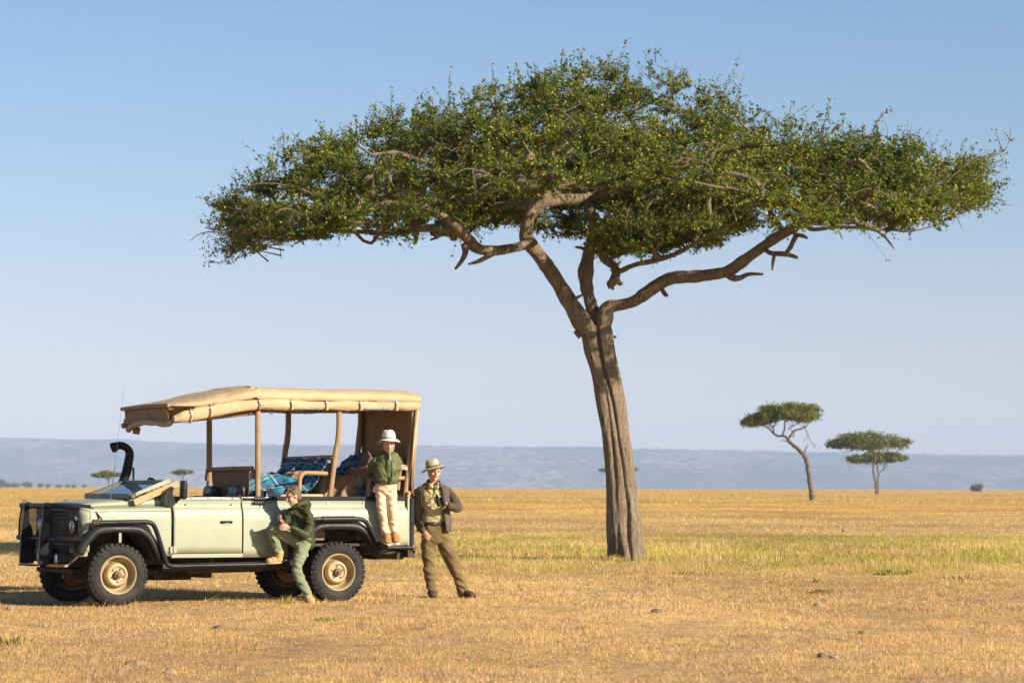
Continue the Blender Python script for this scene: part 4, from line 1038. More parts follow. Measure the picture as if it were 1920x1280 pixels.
# side roll
for s in (1, -1):
    RX = [(-1.14, 2.437, .052, .052), (-.9, 2.43, .056, .058), (-.3, 2.425, .06, .062), (.3, 2.420, .06, .064), (.8, 2.42, .064, .07), (1.09, 2.417, .066, .075), (1.4, 2.380, .065, .076), (1.75, 2.318, .066, .083), (1.95, 2.275, .07, .088), (2.08, 2.25, .068, .076), (2.19, 2.225, .045, .038)]
    RD = catmull(RX, 9); nR = len(RD)
    STR = [-.80, -.30, .17, .64, 1.08, 1.72, 1.98]
    def roll(u, v):
        x, z, ry, rz = RD[int(round(v*(nR-1)))]; a = 2*pi*u
        pinch = 1-.13*sum(math.exp(-((x-q)/.03)**2) for q in STR)
        w = 1+.10*noise.noise(Vector((x*4, math.cos(a)*1.2, math.sin(a)*1.2)))+.11*noise.noise(Vector((x*13, math.cos(a)*2.5, math.sin(a)*2.5+x*3)))
        spir = .006*math.sin(a*2+x*7)
        return (x, s*(.795+math.cos(a)*(ry*.85*pinch*w+spir)), z+math.sin(a)*(rz*.93*pinch*w+spir))
    mb = MB(); mb.grid(roll, 28, nR, closed_u=True)
    for e0 in (0, nR-1): mb.f.append(tuple(e0*28+k for k in range(28)))
    ro = mb.build('rolled_side_flap', m_canvas, car, smooth=60)
    for q in STR:
        x, z, ry, rz = min(RD, key=lambda t: abs(t[0]-q))
        mb = MB(); mb.tube([(q+.004*math.sin(k), s*(.797+math.cos(2*pi*k/16)*(ry+.004)), z+math.sin(2*pi*k/16)*(rz+.004)) for k in range(16)], .006, 5, closed=True)
        mb.box((q, s*.862, z-.01), (.026, .008, .09)); st = mb.build('strap', m_canvas_in if q == 1.08 else m_canvas, ro)
        mb = MB(); mb.box((q+.004, s*.868, z+.045), (.034, .008, .014)); mb.box((q-.006, s*.870, z+.028), (.010, .006, .03)); mb.box((q+.012, s*.870, z+.015), (.012, .006, .012)); mb.build('buckle', m_white, st)
    MB().box((-.55, s*.852, 2.388), (.40, .006, .022), Matrix.Rotation(R_(30*s), 3, 'X')).build('window_strip', m_steel, ro)
    MB().box((.42, s*.850, 2.375), (.38, .006, .016), Matrix.Rotation(R_(30*s), 3, 'X')).build('window_strip', m_steel, ro)
# rolled front curtain with its hanging canvas
mb = MB(); FP = catmull([(2.17, .70, 2.20), (2.20, .60, 2.165), (2.215, .35, 2.185), (2.23, 0, 2.20), (2.225, -.35, 2.175), (2.20, -.60, 2.135), (2.19, -.66, 2.12)], 6)
mb.tube(FP, [.030+.010*abs(math.sin(k*.5)) for k in range(len(FP))], 12); mb.build('rolled_front_curtain', m_canvas, car, smooth=60)
def hang(u, v):
    y = -.72+1.38*u; x = 2.22-.02*v+.012*math.sin(u*17)*v; zt = 2.385; zb = 2.155+.03*math.sin(u*pi)
    return (x, y, zt+(zb-zt)*v)
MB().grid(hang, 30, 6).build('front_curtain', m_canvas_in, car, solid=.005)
MB().tube([vp(236, 798.5, -.70)+Vector((.05,0,0)), vp(268, 793, -.70)+Vector((.05, 0, 0))], .034, 10).build('curtain_rod', m_wrap, car)
MB().tube([vp(250, 806, -.62), vp(262, 808, -.58)], .045, 12).build('curtain_pole_end', m_wrap, car)
# rear curtain
def rearc(u, v):
    y = -.775+1.55*u; z = 1.30+1.20*v; x = -1.115-.018*math.sin(u*9+v*2)*(.4+v)+.025*(1-v)-.015*math.sin(u*23)*(1-v)
    return (x, y, z)
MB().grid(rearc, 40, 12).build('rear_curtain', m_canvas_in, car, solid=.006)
for s in (1, -1):
    def sidef(u, v):
        z = 1.33+1.08*v; w = .045+.03*v
        x = -1.145+w*u*(.6+.4*math.sin(v*3)); y = s*(.805+.012*math.sin(u*6+v*5)+.01*(1-v))
        return (x+.11*(1-v)*(1-.2*u), y, z)
    MB().grid(sidef, 8, 16).build('side_curtain', m_canvas, car, solid=.006)
    MB().tube([(-.985, s*.80, 1.30), (-1.0, s*.81, 1.335), (-.99, s*.80, 1.36)], .02, 8).build('curtain_tie', m_canvas, car)

# seats
for yy in (-.36, .36):
    mb = MB(); mb.box((1.22, yy, 1.08), (.13, .46, .50), Matrix.Rotation(R_(-10), 3, 'Y')); mb.box((1.47, yy, .84), (.48, .46, .14)); mb.build('front_seat', m_seatblk, car, bevel=.06, seg=4, smooth=60)
    mb = MB(); mb.box((1.19 if yy < 0 else 1.16, yy, 1.355), (.12, .32, .14), Matrix.Rotation(R_(-10), 3, 'Y')); mb.build('headrest', m_seatblk, car, bevel=.045, seg=4, smooth=60)
MB().box((1.35, 0, 1.0), (.3, .16, .3)).build('cubby_box', m_blackp, car, bevel=.02)
# canvas divider behind the front seats
mb = MB(); mb.tube(catmull([(1.09, -.74, 1.50), (1.10, -.68, 1.60), (1.10, -.58, 1.628), (1.09, .55, 1.640), (1.08, .64, 1.625), (1.07, .70, 1.53)], 5), .030, 10); dv = mb.build('divider_rail', m_wrap, car)
def divf(u, v):
    yb, yt = (-.50+1.02*u), (-.60+1.18*u); y = yb+(yt-yb)*v; return (1.085+.025*math.sin(u*11+v)*(1-v)*.6, y, 1.18+.44*v)
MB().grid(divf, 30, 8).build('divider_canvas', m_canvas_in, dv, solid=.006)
def bench(x0, zt, nm):
    mb = MB(); mb.box((x0+.30, 0, 1.20), (.52, 1.30, .14)); mb.box((x0+.30, 0, .95), (.50, 1.28, .40)); b1 = mb.build(nm, m_seattan, car, bevel=.03, seg=3, smooth=60)
    mb = MB(); mb.box((x0+.03, 0, 1.46), (.10, 1.26, .52), Matrix.Rotation(R_(-12), 3, 'Y')); mb.build('backrest', m_seattan, b1, bevel=.04, seg=3, smooth=60)
    mb = MB(); mb.tube(catmull([(x0+.04, -.70, 1.38), (x0-.02, -.71, 1.68), (x0-.02, -.66, zt-.02), (x0-.02, -.60, zt), (x0-.035, .55, zt+.012), (x0-.04, .62, zt), (x0-.04, .66, 1.72), (x0+.02, .68, 1.38)], 5), .032, 10); mb.build('seat_rail', m_wrap, b1)
    return b1
bench(.03, 1.770, 'middle_bench'); bench(-.92, 1.76, 'rear_bench')
MB().tube(catmull([(.475, .70, 1.27), (.470, .70, 1.46), (.455, .70, 1.55), (.40, .70, 1.585), (.30, .70, 1.588), (.09, .70, 1.580)], 5), .029, 10).build('grab_rail', m_wrap, car)
MB().tube(catmull([(-.46, .73, 1.27), (-.47, .73, 1.46), (-.49, .73, 1.50), (-.54, .73, 1.52), (-.98, .73, 1.53)], 5), .028, 10).build('grab_rail', m_wrap, car)

# ------------------------------------------------------------------ blankets and things on the seats
def tartan(name, base, c2, line, dark, sc=1.0):
    m, nt, b = newmat(name)
    au = nt.nodes.new('ShaderNodeAttribute'); au.attribute_name = 'cu'; av = nt.nodes.new('ShaderNodeAttribute'); av.attribute_name = 'cv'
    def stripes(at, per, wd, off):
        f = math_(nt, 'FRACT', math_(nt, 'ADD', math_(nt, 'MULTIPLY', at.outputs['Fac'], per*sc), off)); return math_(nt, 'LESS_THAN', f, wd)
    col = base
    for at in (au, av):
        col = mix(nt, math_(nt, 'MULTIPLY', stripes(at, 5, .30, 0), .55), col, dark)
        col = mix(nt, math_(nt, 'MULTIPLY', stripes(at, 5, .16, .42), .5), col, c2)
        col = mix(nt, math_(nt, 'MULTIPLY', stripes(at, 10, .16, .2), .65), col, (.006, .008, .012))
        col = mix(nt, math_(nt, 'MULTIPLY', stripes(at, 5, .055, .65), .75), col, line)
    nt.links.new(col, b.inputs['Base Color']); b.inputs['Roughness'].default_value = .95; b.inputs['Specular IOR Level'].default_value = .1
    b.inputs['Sheen Weight'].default_value = .2
    bump(nt, b, tex_noise(nt, objco(nt), 60, 4, .7), .4, .004)
    return m
m_tar = tartan('blue_tartan_wool', (.008, .115, .24), (.015, .27, .40), (.55, .60, .58), (.006, .04, .10))
m_tar2 = tartan('deep_blue_tartan_wool', (.012, .085, .26), (.02, .22, .42), (.30, .42, .55), (.008, .025, .09))
m_brownb = stuffmat('brown_wool', (.19, .13, .085), (.25, .17, .115), 7, .95, 0, .5, 60, .005, spec=.1)
m_redb = stuffmat('red_wool', (.35, .02, .025), (.25, .015, .02), 9, .95, 0, .5, 60, .005, spec=.1)
m_olive = stuffmat('olive_cloth', (.10, .105, .05), (.13, .13, .07), 8, .95, 0, .4, 40, .005, spec=.1)
m_beige = stuffmat('beige_cloth', (.50, .36, .21), (.42, .30, .18), 9, .95, 0, .4, 40, .005, spec=.1)
m_dkcloth = stuffmat('dark_blue_cloth', (.015, .022, .035), (.03, .04, .055), 9, .9, 0, .4, 40, .005, spec=.1)
def cloth(name, label, cat, fn, nu, nv, mat, su=1.0, sv=1.0, fold=.03, seed=0, group=None, thick=.012):
    """draped cloth; fn(u,v) gives the support surface in vehicle space, folds ride on top"""
    P = np.array([fn(i/(nu-1), j/(nv-1)) for j in range(nv) for i in range(nu)])
    V = []; cu = []; cv_ = []
    G = P.reshape(nv, nu, 3); du = np.gradient(G, axis=1); dv_ = np.gradient(G, axis=0); Nn = np.cross(du, dv_); Nn /= np.linalg.norm(Nn, axis=2)[:, :, None]+1e-9
    if Nn[..., 2].mean() < 0: Nn = -Nn
    for j in range(nv):
        for i in range(nu):
            u, v = i/(nu-1)*su, j/(nv-1)*sv
            r = 1-abs(noise.noise(Vector((u*3.2+v*1.8+seed, v*2.4-u*.9, seed))))*2.2
            f = fold*(max(0, r)**2*1.2+.6*noise.noise(Vector((u*5, v*5, seed+5)))+.25*noise.noise(Vector((u*14, v*14, seed+9))))
            q = G[j, i]+Nn[j, i]*(f+.012); V.append(carw(*q)); cu.append(u); cv_.append(v)
    F = [(j*nu+i, j*nu+i+1, (j+1)*nu+i+1, (j+1)*nu+i) for j in range(nv-1) for i in range(nu-1)]
    o = np_mesh(name, [tuple(a) for a in V], F, mat, smooth=True, attr={'cu': cu, 'cv': cv_})
    m = o.modifiers.new('s', 'SOLIDIFY'); m.thickness = thick; m.offset = -1
    return tag(o, label, cat, group)
def poly_path(pts):
    pts = [np.array(p, float) for p in pts]; L = np.concatenate([[0], np.cumsum([np.linalg.norm(pts[i+1]-pts[i]) for i in range(len(pts)-1)])]); L /= L[-1]
    D = catmull([tuple(p) for p in pts], 10); LD = np.linspace(0, 1, len(D)); D = np.array(D)
    return lambda v: np.array([np.interp(v, LD, D[:, k]) for k in range(D.shape[1])])
pa = poly_path([(.025, 1.755), (.12, 1.62), (.22, 1.49), (.34, 1.41), (.52, 1.37), (.70, 1.34), (.78, 1.27)])
cloth('tartan_blanket', 'blue tartan blanket spread over the middle bench behind the boy in the olive jacket', 'blanket', lambda u, v: (pa(v)[0]+.05*max(0, u-.8), -.63+1.32*u, pa(v)[1]-.5*max(0, u-.88)), 70, 56, m_tar, 1.24, .95, .035, 1)
pb = poly_path([(.30, 1.44), (.42, 1.50), (.58, 1.47), (.72, 1.42), (.86, 1.36), (.92, 1.28)])
cloth('tartan_blanket', 'brighter blue tartan blanket heaped in folds next to the first roof post', 'blanket', lambda u, v: (pb(v)[0]+.05*u, -.42+1.02*u-.12*v*u, pb(v)[1]+.07*math.sin(u*pi)-.02-.14*u*u), 50, 46, tartan('light_blue_tartan_wool', (.012, .18, .31), (.03, .36, .48), (.65, .68, .66), (.008, .07, .15)), .8, .75, .045, 3)
pc = poly_path([(.22, 1.58), (.28, 1.57), (.34, 1.53), (.38, 1.47)])
cloth('beige_scarf', 'crumpled beige checked scarf lying on the blue tartan blanket', 'scarf', lambda u, v: (pc(v)[0]+.02*math.sin(u*5), .02+.42*u, pc(v)[1]-.06*u+.02), 26, 18, tartan('beige_check', (.50, .35, .20), (.62, .47, .30), (.10, .06, .04), (.42, .27, .15), 1.6), .4, .3, .035, 7)
cloth('dark_jacket', 'dark blue garment bundled on the far end of the middle bench', 'jacket', lambda u, v: (.52+.25*v, -.55+.34*u, 1.44+.10*math.sin(u*pi)*math.sin(v*pi)), 22, 18, m_dkcloth, .4, .3, .04, 9)
pd = poly_path([(-.905, 1.775), (-.80, 1.70), (-.66, 1.58), (-.52, 1.45), (-.36, 1.37)])
cloth('tartan_blanket', 'deep blue tartan blanket draped over the rear bench behind the child in the white hat', 'blanket', lambda u, v: (pd(v)[0], -.60+1.26*u, pd(v)[1]+.05*math.exp(-((u-.25)/.2)**2)), 70, 46, m_tar2, 1.26, .8, .04, 11)
pe = poly_path([(-.74, 1.77), (-.66, 1.70), (-.55, 1.58), (-.42, 1.49), (-.28, 1.42), (-.14, 1.33), (-.06, 1.26)])
cloth('brown_blanket', 'soft brown blanket slumped from the rear bench down towards the side rail', 'blanket', lambda u, v: (pe(v)[0]+.07*u, .14+.42*u, pe(v)[1]+.03*math.sin(u*pi)-.03*u-.16*(2*u-1)**2), 40, 50, m_brownb, .6, .9, .085, 13)
cloth('olive_cloth', 'olive cloth folded over the seat between the two benches', 'cloth', lambda u, v: (-.02-.40*v, -.25+.5*u, 1.53-.02*v+.03*math.sin(u*pi)), 22, 22, m_olive, .5, .4, .03, 15)
pf = poly_path([(-.46, 1.50), (-.38, 1.44), (-.33, 1.36), (-.30, 1.26)])
cloth('tartan_blanket', 'small bundle of blue tartan blanket hanging inside the tub below the brown blanket', 'blanket', lambda u, v: (pf(v)[0]-.12*u-.12, .60+.04*math.sin(u*pi*2)+.03*v, pf(v)[1]-.03), 30, 24, m_tar2, .4, .3, .03, 17)
cloth('red_blanket', 'red blanket edge showing under the brown blanket by the rear bench', 'blanket', lambda u, v: (-.36-.34*u, .50+.03*v, 1.475-.10*u*v-.04*v-.01), 24, 8, m_redb, .4, .1, .012, 19)
for k, (xx, w_, lb) in enumerate(((.985, .11, 'dark grey camera case with rounded corners next to the first roof post'), (.845, .14, 'wider dark grey camera case standing to the right of the other case'))):
    t = thing('camera_case', lb, 'case', carw(xx, .60, 1.22), VTH+pi, 'camera cases on the side rail')
    mb = MB().box((0, 0, .075), (w_, .13, .15)); mb.build('case_shell', m_dkcloth, t, bevel=.025, seg=3)
    MB().tube([(-.03, .0, .15), (-.03, 0, .17), (.03, 0, .17), (.03, 0, .15)], .007, 6).build('case_handle', m_blackp, t)
    MB().box((w_*.35, .066, .08), (.012, .006, .05)).build('case_latch', m_steel, t)
t = thing('seat_cushion', 'flat beige cushion on the side rail behind the sitting boy', 'cushion', carw(.42, .55, 1.26), VTH+pi)
MB().box((0, 0, .035), (.62, .30, .065)).build('cushion_pad', m_beige, t, bevel=.028, seg=3, smooth=60)
# ------------------------------------------------------------------ people
def fabric(name, c1, c2, scale=14, rough=.9, bs=.35, sheen=.15, bscale=90):
    m = stuffmat(name, c1, c2, scale, rough, 0, bs, bscale, .003, spec=.15); m.node_tree.nodes['Principled BSDF'].inputs['Sheen Weight'].default_value = sheen; return m
m_skin, nt, b = newmat('skin')
co = objco(nt); nt.links.new(mix(nt, tex_noise(nt, co, 18, 4), (.50, .265, .17), (.58, .34, .235)), b.inputs['Base Color'])
b.inputs['Roughness'].default_value = .5; b.inputs['Subsurface Weight'].default_value = .12; b.inputs['Subsurface Radius'].default_value = (.02, .008, .004); b.inputs['Subsurface Scale'].default_value = .4
m_lip, nt, b = newmat('lips'); b.inputs['Base Color'].default_value = (.40, .14, .11, 1); b.inputs['Roughness'].default_value = .5
m_eye, nt, b = newmat('eyes'); b.inputs['Base Color'].default_value = (.06, .045, .035, 1); b.inputs['Roughness'].default_value = .2
m_hairb = stuffmat('brown_hair', (.07, .042, .022), (.15, .09, .045), 40, .6, 0, .8, 120, .006, stretch=(1, 1, .3))
m_haird = stuffmat('dark_brown_hair', (.07, .04, .022), (.13, .075, .04), 40, .6, 0, .8, 120, .006)
m_hairl = stuffmat('light_hair', (.36, .22, .10), (.45, .30, .15), 40, .6, 0, .8, 120, .006)

class Blob:
    """closed shapes gathered, then fused by a voxel remesh into one continuous surface"""
    def __init__(s, P): s.mb = MB(); s.P = P
    def ell(s, c, r, M=None, seg=16):
        V = []; n = 10
        for j in range(1, n):
            t = pi*j/n
            for k in range(seg):
                a = 2*pi*k/seg; V.append(Vector((r[0]*math.sin(t)*math.cos(a), r[1]*math.sin(t)*math.sin(a), r[2]*math.cos(t))))
        V += [Vector((0,0,r[2])), Vector((0,0,-r[2]))]; top, bot = len(V)-2, len(V)-1
        if M is not None: V = [M@v for v in V]
        V = [v+Vector(c) for v in V]; F = []
        for j in range(n-2):
            for k in range(seg): F.append((j*seg+k, j*seg+(k+1) % seg, (j+1)*seg+(k+1) % seg, (j+1)*seg+k))
        for k in range(seg): F.append((top, (k+1) % seg, k)); F.append((bot, (n-2)*seg+k, (n-2)*seg+(k+1) % seg))
        s.mb.add(V, F); return s
    def limb(s, pts, dens=5, seg=14):
        """pts: (vector, radius)"""
        D = catmull([tuple(p)+(r,) for p, r in pts], dens)
        s.mb.tube([d[:3] for d in D], [d[3] for d in D], seg)
        s.ell(pts[0][0], (pts[0][1],)*3, seg=12); s.ell(pts[-1][0], (pts[-1][1],)*3, seg=12); return s
    def loft(s, secs, dens=4, seg=28, exp=2.3):
        """secs: (vector, half width, half depth, yaw, tilt)"""
        D = catmull([tuple(c)+(hw, hd, yw) for c, hw, hd, yw in secs], dens); V = []
        for d in D:
            for k in range(seg):
                a = 2*pi*k/seg; ca, sa = math.cos(a), math.sin(a)
                x = d[3]*abs(ca)**(2/exp)*(1 if ca > 0 else -1); y = d[4]*abs(sa)**(2/exp)*(1 if sa > 0 else -1)
                V.append((d[0]+x*math.cos(d[5])-y*math.sin(d[5]), d[1]+x*math.sin(d[5])+y*math.cos(d[5]), d[2]))
        n = len(D); F = [(i*seg+k, i*seg+(k+1) % seg, (i+1)*seg+(k+1) % seg, (i+1)*seg+k) for i in range(n-1) for k in range(seg)]
        F += [tuple(range(seg-1, -1, -1)), tuple((n-1)*seg+k for k in range(seg))]
        s.mb.add(V, F); return s
    def build(s, name, mat, parent, voxel=.010, sm=3, disp=None):
        tmp = s.mb.build(name+'_tmp', mat, None, smooth=0)
        m = tmp.modifiers.new('r', 'REMESH'); m.mode = 'VOXEL'; m.voxel_size = voxel; m.use_smooth_shade = True
        if sm: q = tmp.modifiers.new('sm', 'SMOOTH'); q.factor = .5; q.iterations = sm
        dg = bpy.context.evaluated_depsgraph_get(); me = bpy.data.meshes.new_from_object(tmp.evaluated_get(dg)); me.name = name
        bpy.data.objects.remove(tmp, do_unlink=True)
        o = bpy.data.objects.new(name, me); C.objects.link(o); o.parent = parent
        me.materials.clear(); me.materials.append(mat)
        if disp:
            nv = len(me.vertices); co = np.empty(nv*3); no = np.empty(nv*3)
            me.vertices.foreach_get('co', co); me.vertex_normals.foreach_get('vector', no); co = co.reshape(-1, 3); no = no.reshape(-1, 3)
            co += no*np.array([disp(Vector(p)) for p in co])[:, None]; me.vertices.foreach_set('co', co.ravel()); me.update()
        me.polygons.foreach_set('use_smooth', [True]*len(me.polygons))
        return o
def folds(amp, sc=(9, 9, 13), seed=0, rot=0):
    def f(p):
        q = Vector((p.x*sc[0]+p.z*rot, p.y*sc[1], p.z*sc[2]+p.x*rot)); w = noise.noise_vector(q*.5)*.8
        r = 1-abs(noise.noise(q+w+Vector((seed, 0, 0))))*2.6
        return amp*(max(-.6, r)-.35)+amp*.35*noise.noise(q*2.3)
    return f

def basis(fwd, up=(0, 0, 1), roll=0):
    f = Vector(fwd).normalized(); u = Vector(up); r = f.cross(u).normalized(); u = r.cross(f)
    M = Matrix((r, f, u)).transposed(); return M@Matrix.Rotation(roll, 3, 'Y')
def head(bl, c, M, k=1.0):
    """head shapes added to the body blob; M columns: right, forward, up; k scales an adult head"""
    def P(x, y, z): return c+M@Vector((x, y, z))*k
    def R(a, b_, d): return (a*k, b_*k, d*k)
    bl.ell(P(0, -.012, .022), R(.075, .094, .095), M, 20); bl.ell(P(0, .018, -.040), R(.060, .068, .070), M, 18); bl.ell(P(0, .055, -.092), R(.026, .022, .022), M)
    bl.ell(P(0, .010, -.070), R(.050, .060, .042), M)
    bl.limb([(P(0, .080, .016), .008*k), (P(0, .094, -.010), .010*k), (P(0, .104, -.030), .013*k)], 3, 8)
    bl.ell(P(.013, .090, -.034), R(.009, .010, .008), M, 10); bl.ell(P(-.013, .090, -.034), R(.009, .010, .008), M, 10)
    bl.ell(P(0, .074, .032), R(.050, .016, .011), M)
    for s in (1, -1):
        bl.ell(P(s*.036, .058, -.028), R(.024, .024, .022), M); bl.ell(P(s*.076, -.004, -.008), R(.009, .020, .031), M@Matrix.Rotation(s*.3, 3, 'Z'), 12)
    bl.ell(P(0, .080, -.058), R(.024, .012, .010), M)
def face_bits(par, c, M, k, brow, closed=False):
    def P(x, y, z): return c+M@Vector((x, y, z))*k
    for s in (1, -1):
        b = Blob(par); b.ell(P(s*.030, .080, .004), ((.014, .010, .0045 if closed else .006)[0]*k, .010*k, (.0030 if closed else .006)*k), M, 10); b.mb.build('eye', m_eye, par, smooth=60)
        b = Blob(par); b.limb([(P(s*.014, .0905, .022), .0035*k), (P(s*.032, .086, .028), .004*k), (P(s*.048, .074, .021), .0025*k)], 3, 6); b.mb.build('eyebrow', brow, par, smooth=60)
    b = Blob(par); b.limb([(P(-.021, .084, -.060), .003*k), (P(0, .0925, -.059), .0052*k), (P(.021, .084, -.060), .003*k)], 4, 8); b.mb.build('mouth', m_lip, par, smooth=60)
def hand(bl, wrist, d, n, s, k=1.0, curl=(.9, .9, .9, .9), thumb=.6, spread=.10):
    """wrist point, d direction of the palm, n normal of the back of the hand, s=+1/-1 thumb side; each finger a bent chain"""
    d = Vector(d).normalized(); n = Vector(n); n = (n-d*n.dot(d)).normalized(); t = d.cross(n)*s
    pc = wrist+d*.048*k; M = Matrix((t, n, d)).transposed()
    bl.ell(pc, (.040*k, .015*k, .050*k), M); bl.ell(wrist+d*.078*k, (.039*k, .013*k, .018*k), M); bl.ell(wrist+d*.010*k, (.026*k, .018*k, .026*k), M)
    L = [.066, .078, .073, .058]; X = [.030, .0105, -.0095, -.029]
    for i in range(4):
        p = wrist+d*(.084-.004*abs(i-1))*k+t*X[i]*k; a = 0; dirv = (d+t*(X[i]/.03)*spread).normalized(); pts = [(p-dirv*.015*k, .0095*k), (p, .0095*k)]; ln = L[i]*k
        for q, fr in enumerate((.45, .32, .23)):
            a += curl[i]*(.8, 1.0, .7)[q]; dd = dirv*math.cos(a)-n*math.sin(a); p = p+dd*ln*fr; pts.append((p, (.0088, .0080, .0070)[q]*k))
        bl.limb(pts, 2, 8)
    p = wrist+d*.022*k+t*.030*k; pts = [(p-t*.010*k, .013*k)]; dd = (d*.65+t*.75-n*.15*thumb).normalized()
    p2 = p+dd*.038*k; dd2 = (d*.9+t*.15-n*.5*thumb).normalized(); p3 = p2+dd2*.030*k; p4 = p3+(dd2-n*.3*thumb-t*.2).normalized()*.024*k
    bl.limb([pts[0], (p2, .0105*k), (p3, .0095*k), (p4, .008*k)], 3, 8)
def hat(par, c, M, k, mat, brim_mat, band_mat, rb=.165, droop=.03, flat=0, rc=.088, hc=.105, seed=0):
    def P(x, y, z): return c+M@Vector((x, y, z))*k
    prof = [(rc*1.00, .000), (rc*1.01, .012), (rc*.98, .045), (rc*.93, .075), (rc*.84, .095), (rc*.66, hc), (rc*.40, hc+.004), (rc*.15, hc-.003), (0.001, hc-.004)]
    n = 36; mb = MB(); V = []
    for j, (r, z) in enumerate(prof):
        for i in range(n):
            a = 2*pi*i/n; dent = 1-.05*math.exp(-((a-pi/2+.5)/.3)**2)*(j > 2)-.05*math.exp(-((a-pi/2-.5)/.3)**2)*(j > 2)
            V.append(P(r*math.cos(a)*.97*dent, r*math.sin(a)*1.10*dent, z+.004*math.sin(a*3+seed)))
    mb.add(V, [(j*n+i, j*n+(i+1) % n, (j+1)*n+(i+1) % n, (j+1)*n+i) for j in range(len(prof)-1) for i in range(n)])
    h = mb.build('hat_crown', mat, par, solid=.004, smooth=60)
    mb = MB(); V = []; m = 6
    for j in range(m):
        t = j/(m-1)
        for i in range(n):
            a = 2*pi*i/n; r = rc*1.0+(rb-rc)*t; dz = -droop*t*t*(1+.5*math.sin(a*2+seed)+.25*math.sin(a*3+1+seed)); dz += .018*t*abs(math.cos(a))**2*(1 if flat else 0)
            V.append(P(r*math.cos(a)*.97, r*math.sin(a)*1.06, dz+.003))
    mb.add(V, [(j*n+i, j*n+(i+1) % n, (j+1)*n+(i+1) % n, (j+1)*n+i) for j in range(m-1) for i in range(n)])
    mb.build('hat_brim', brim_mat, h, solid=.004, smooth=60)
    # hat edge binding and band
    E = [Vector(v) for v in V[-n:]]; MB().tube(E, .0035*k, 6, closed=True).build('hat_binding', band_mat, h)
    mb = MB(); V = []
    for z in (.004, .010, .026, .030):
        for i in range(n): a = 2*pi*i/n; r = rc*1.035; V.append(P(r*math.cos(a)*.97, r*math.sin(a)*1.10, z))
    mb.add(V, [(j*n+i, j*n+(i+1) % n, (j+1)*n+(i+1) % n, (j+1)*n+i) for j in range(3) for i in range(n)])
    mb.build('hat_band', band_mat, h, solid=.003, smooth=60)
    return h
def hair(par, c, M, k, mat, seed=0, vol=1.0, fringe=0, side=1.0):
    def P(x, y, z): return c+M@Vector((x, y, z))*k
    b = Blob(par); b.ell(P(0, -.026, .034), (.081*k*vol, .094*k*vol, .093*k*vol), M, 20); b.ell(P(0, -.055, -.015), (.070*k*vol, .062*k*vol, .075*k*vol), M)
    rr = random.Random(seed)
    for i in range(70 if fringe else 30):
        a = rr.uniform(0, 2*pi); t = rr.uniform(0, .95); d = Vector((math.cos(a)*math.sin(t), math.sin(a)*math.sin(t), math.cos(t)))
        p = Vector((0, -.020, .030))+Vector((d.x*.080, d.y*.094, d.z*.094))*vol; q = p+Vector((d.x*.6, d.y*.6+.45*fringe, d.z*.25-.10)).normalized()*rr.uniform(.015, .032)
        b.limb([(P(*p), .011*k), (P(*((p+q)/2+d*.005)), .009*k), (P(*q), .004*k)], 2, 6)
    if fringe:
        for i in range(16):
            x = rr.uniform(-.055, .055); b.limb([(P(x, .045, .115), .012*k), (P(x*1.1, .080, .095), .010*k), (P(x*1.15+rr.uniform(-.01, .01), .094, rr.uniform(.045, .075)), .004*k)], 3, 6)
    return b.build('hair', mat, par, .0055, 1)
def shoe(par, heel, toe, h, w, mat, solemat, name='boot', shaft=None, upv=Vector((0, 0, 1)), lace=None):
    """heel and toe: points on the sole; h instep height"""
    heel, toe = Vector(heel), Vector(toe); d = (toe-heel); L = d.length; d.normalize(); r = d.cross(upv).normalized(); u = r.cross(d)
    M = Matrix((r, d, u)).transposed(); b = Blob(par)
    def P(x, y, z): return heel+M@Vector((x, y, z))
    b.ell(P(0, L*.80, h*.34), (w*.50, L*.21, h*.34), M); b.ell(P(0, L*.55, h*.42), (w*.46, L*.27, h*.42), M); b.ell(P(0, L*.28, h*.50), (w*.42, L*.24, h*.52), M); b.ell(P(0, L*.18, h*.52), (w*.40, L*.19, h*.50), M)
    if shaft is not None: b.limb([(P(0, L*.22, h*.6), w*.42), (Vector(shaft), w*.45)], 3)
    o = b.build(name, mat, par, .007, 2, folds(.003, (25, 25, 30)))
    mb = MB(); V = []; n = 28
    for z in (-.004, .018):
        for i in range(n):
            a = 2*pi*i/n; yy = L*.5+L*.53*math.sin(a); ww = (.50 if math.sin(a) > 0 else .43)*w*(1-.08*math.cos(2*a)); V.append(P(ww*math.cos(a)*1.02, yy, z))
    mb.add(V, [(i, (i+1) % n, n+(i+1) % n, n+i) for i in range(n)]+[tuple(range(n-1, -1, -1)), tuple(range(n, 2*n))]); mb.build('sole', solemat, o, bevel=.004)
    if lace is not None:
        mb = MB()
        for i in range(5):
            yy = L*(.36+.075*i); zz = h*(.92-.085*i); mb.tube([P(-w*.20, yy, zz-.006), P(0, yy+.006, zz+.006), P(w*.20, yy, zz-.006)], .0035, 5)
        mb.each('shoelace', lace, o)
    return o

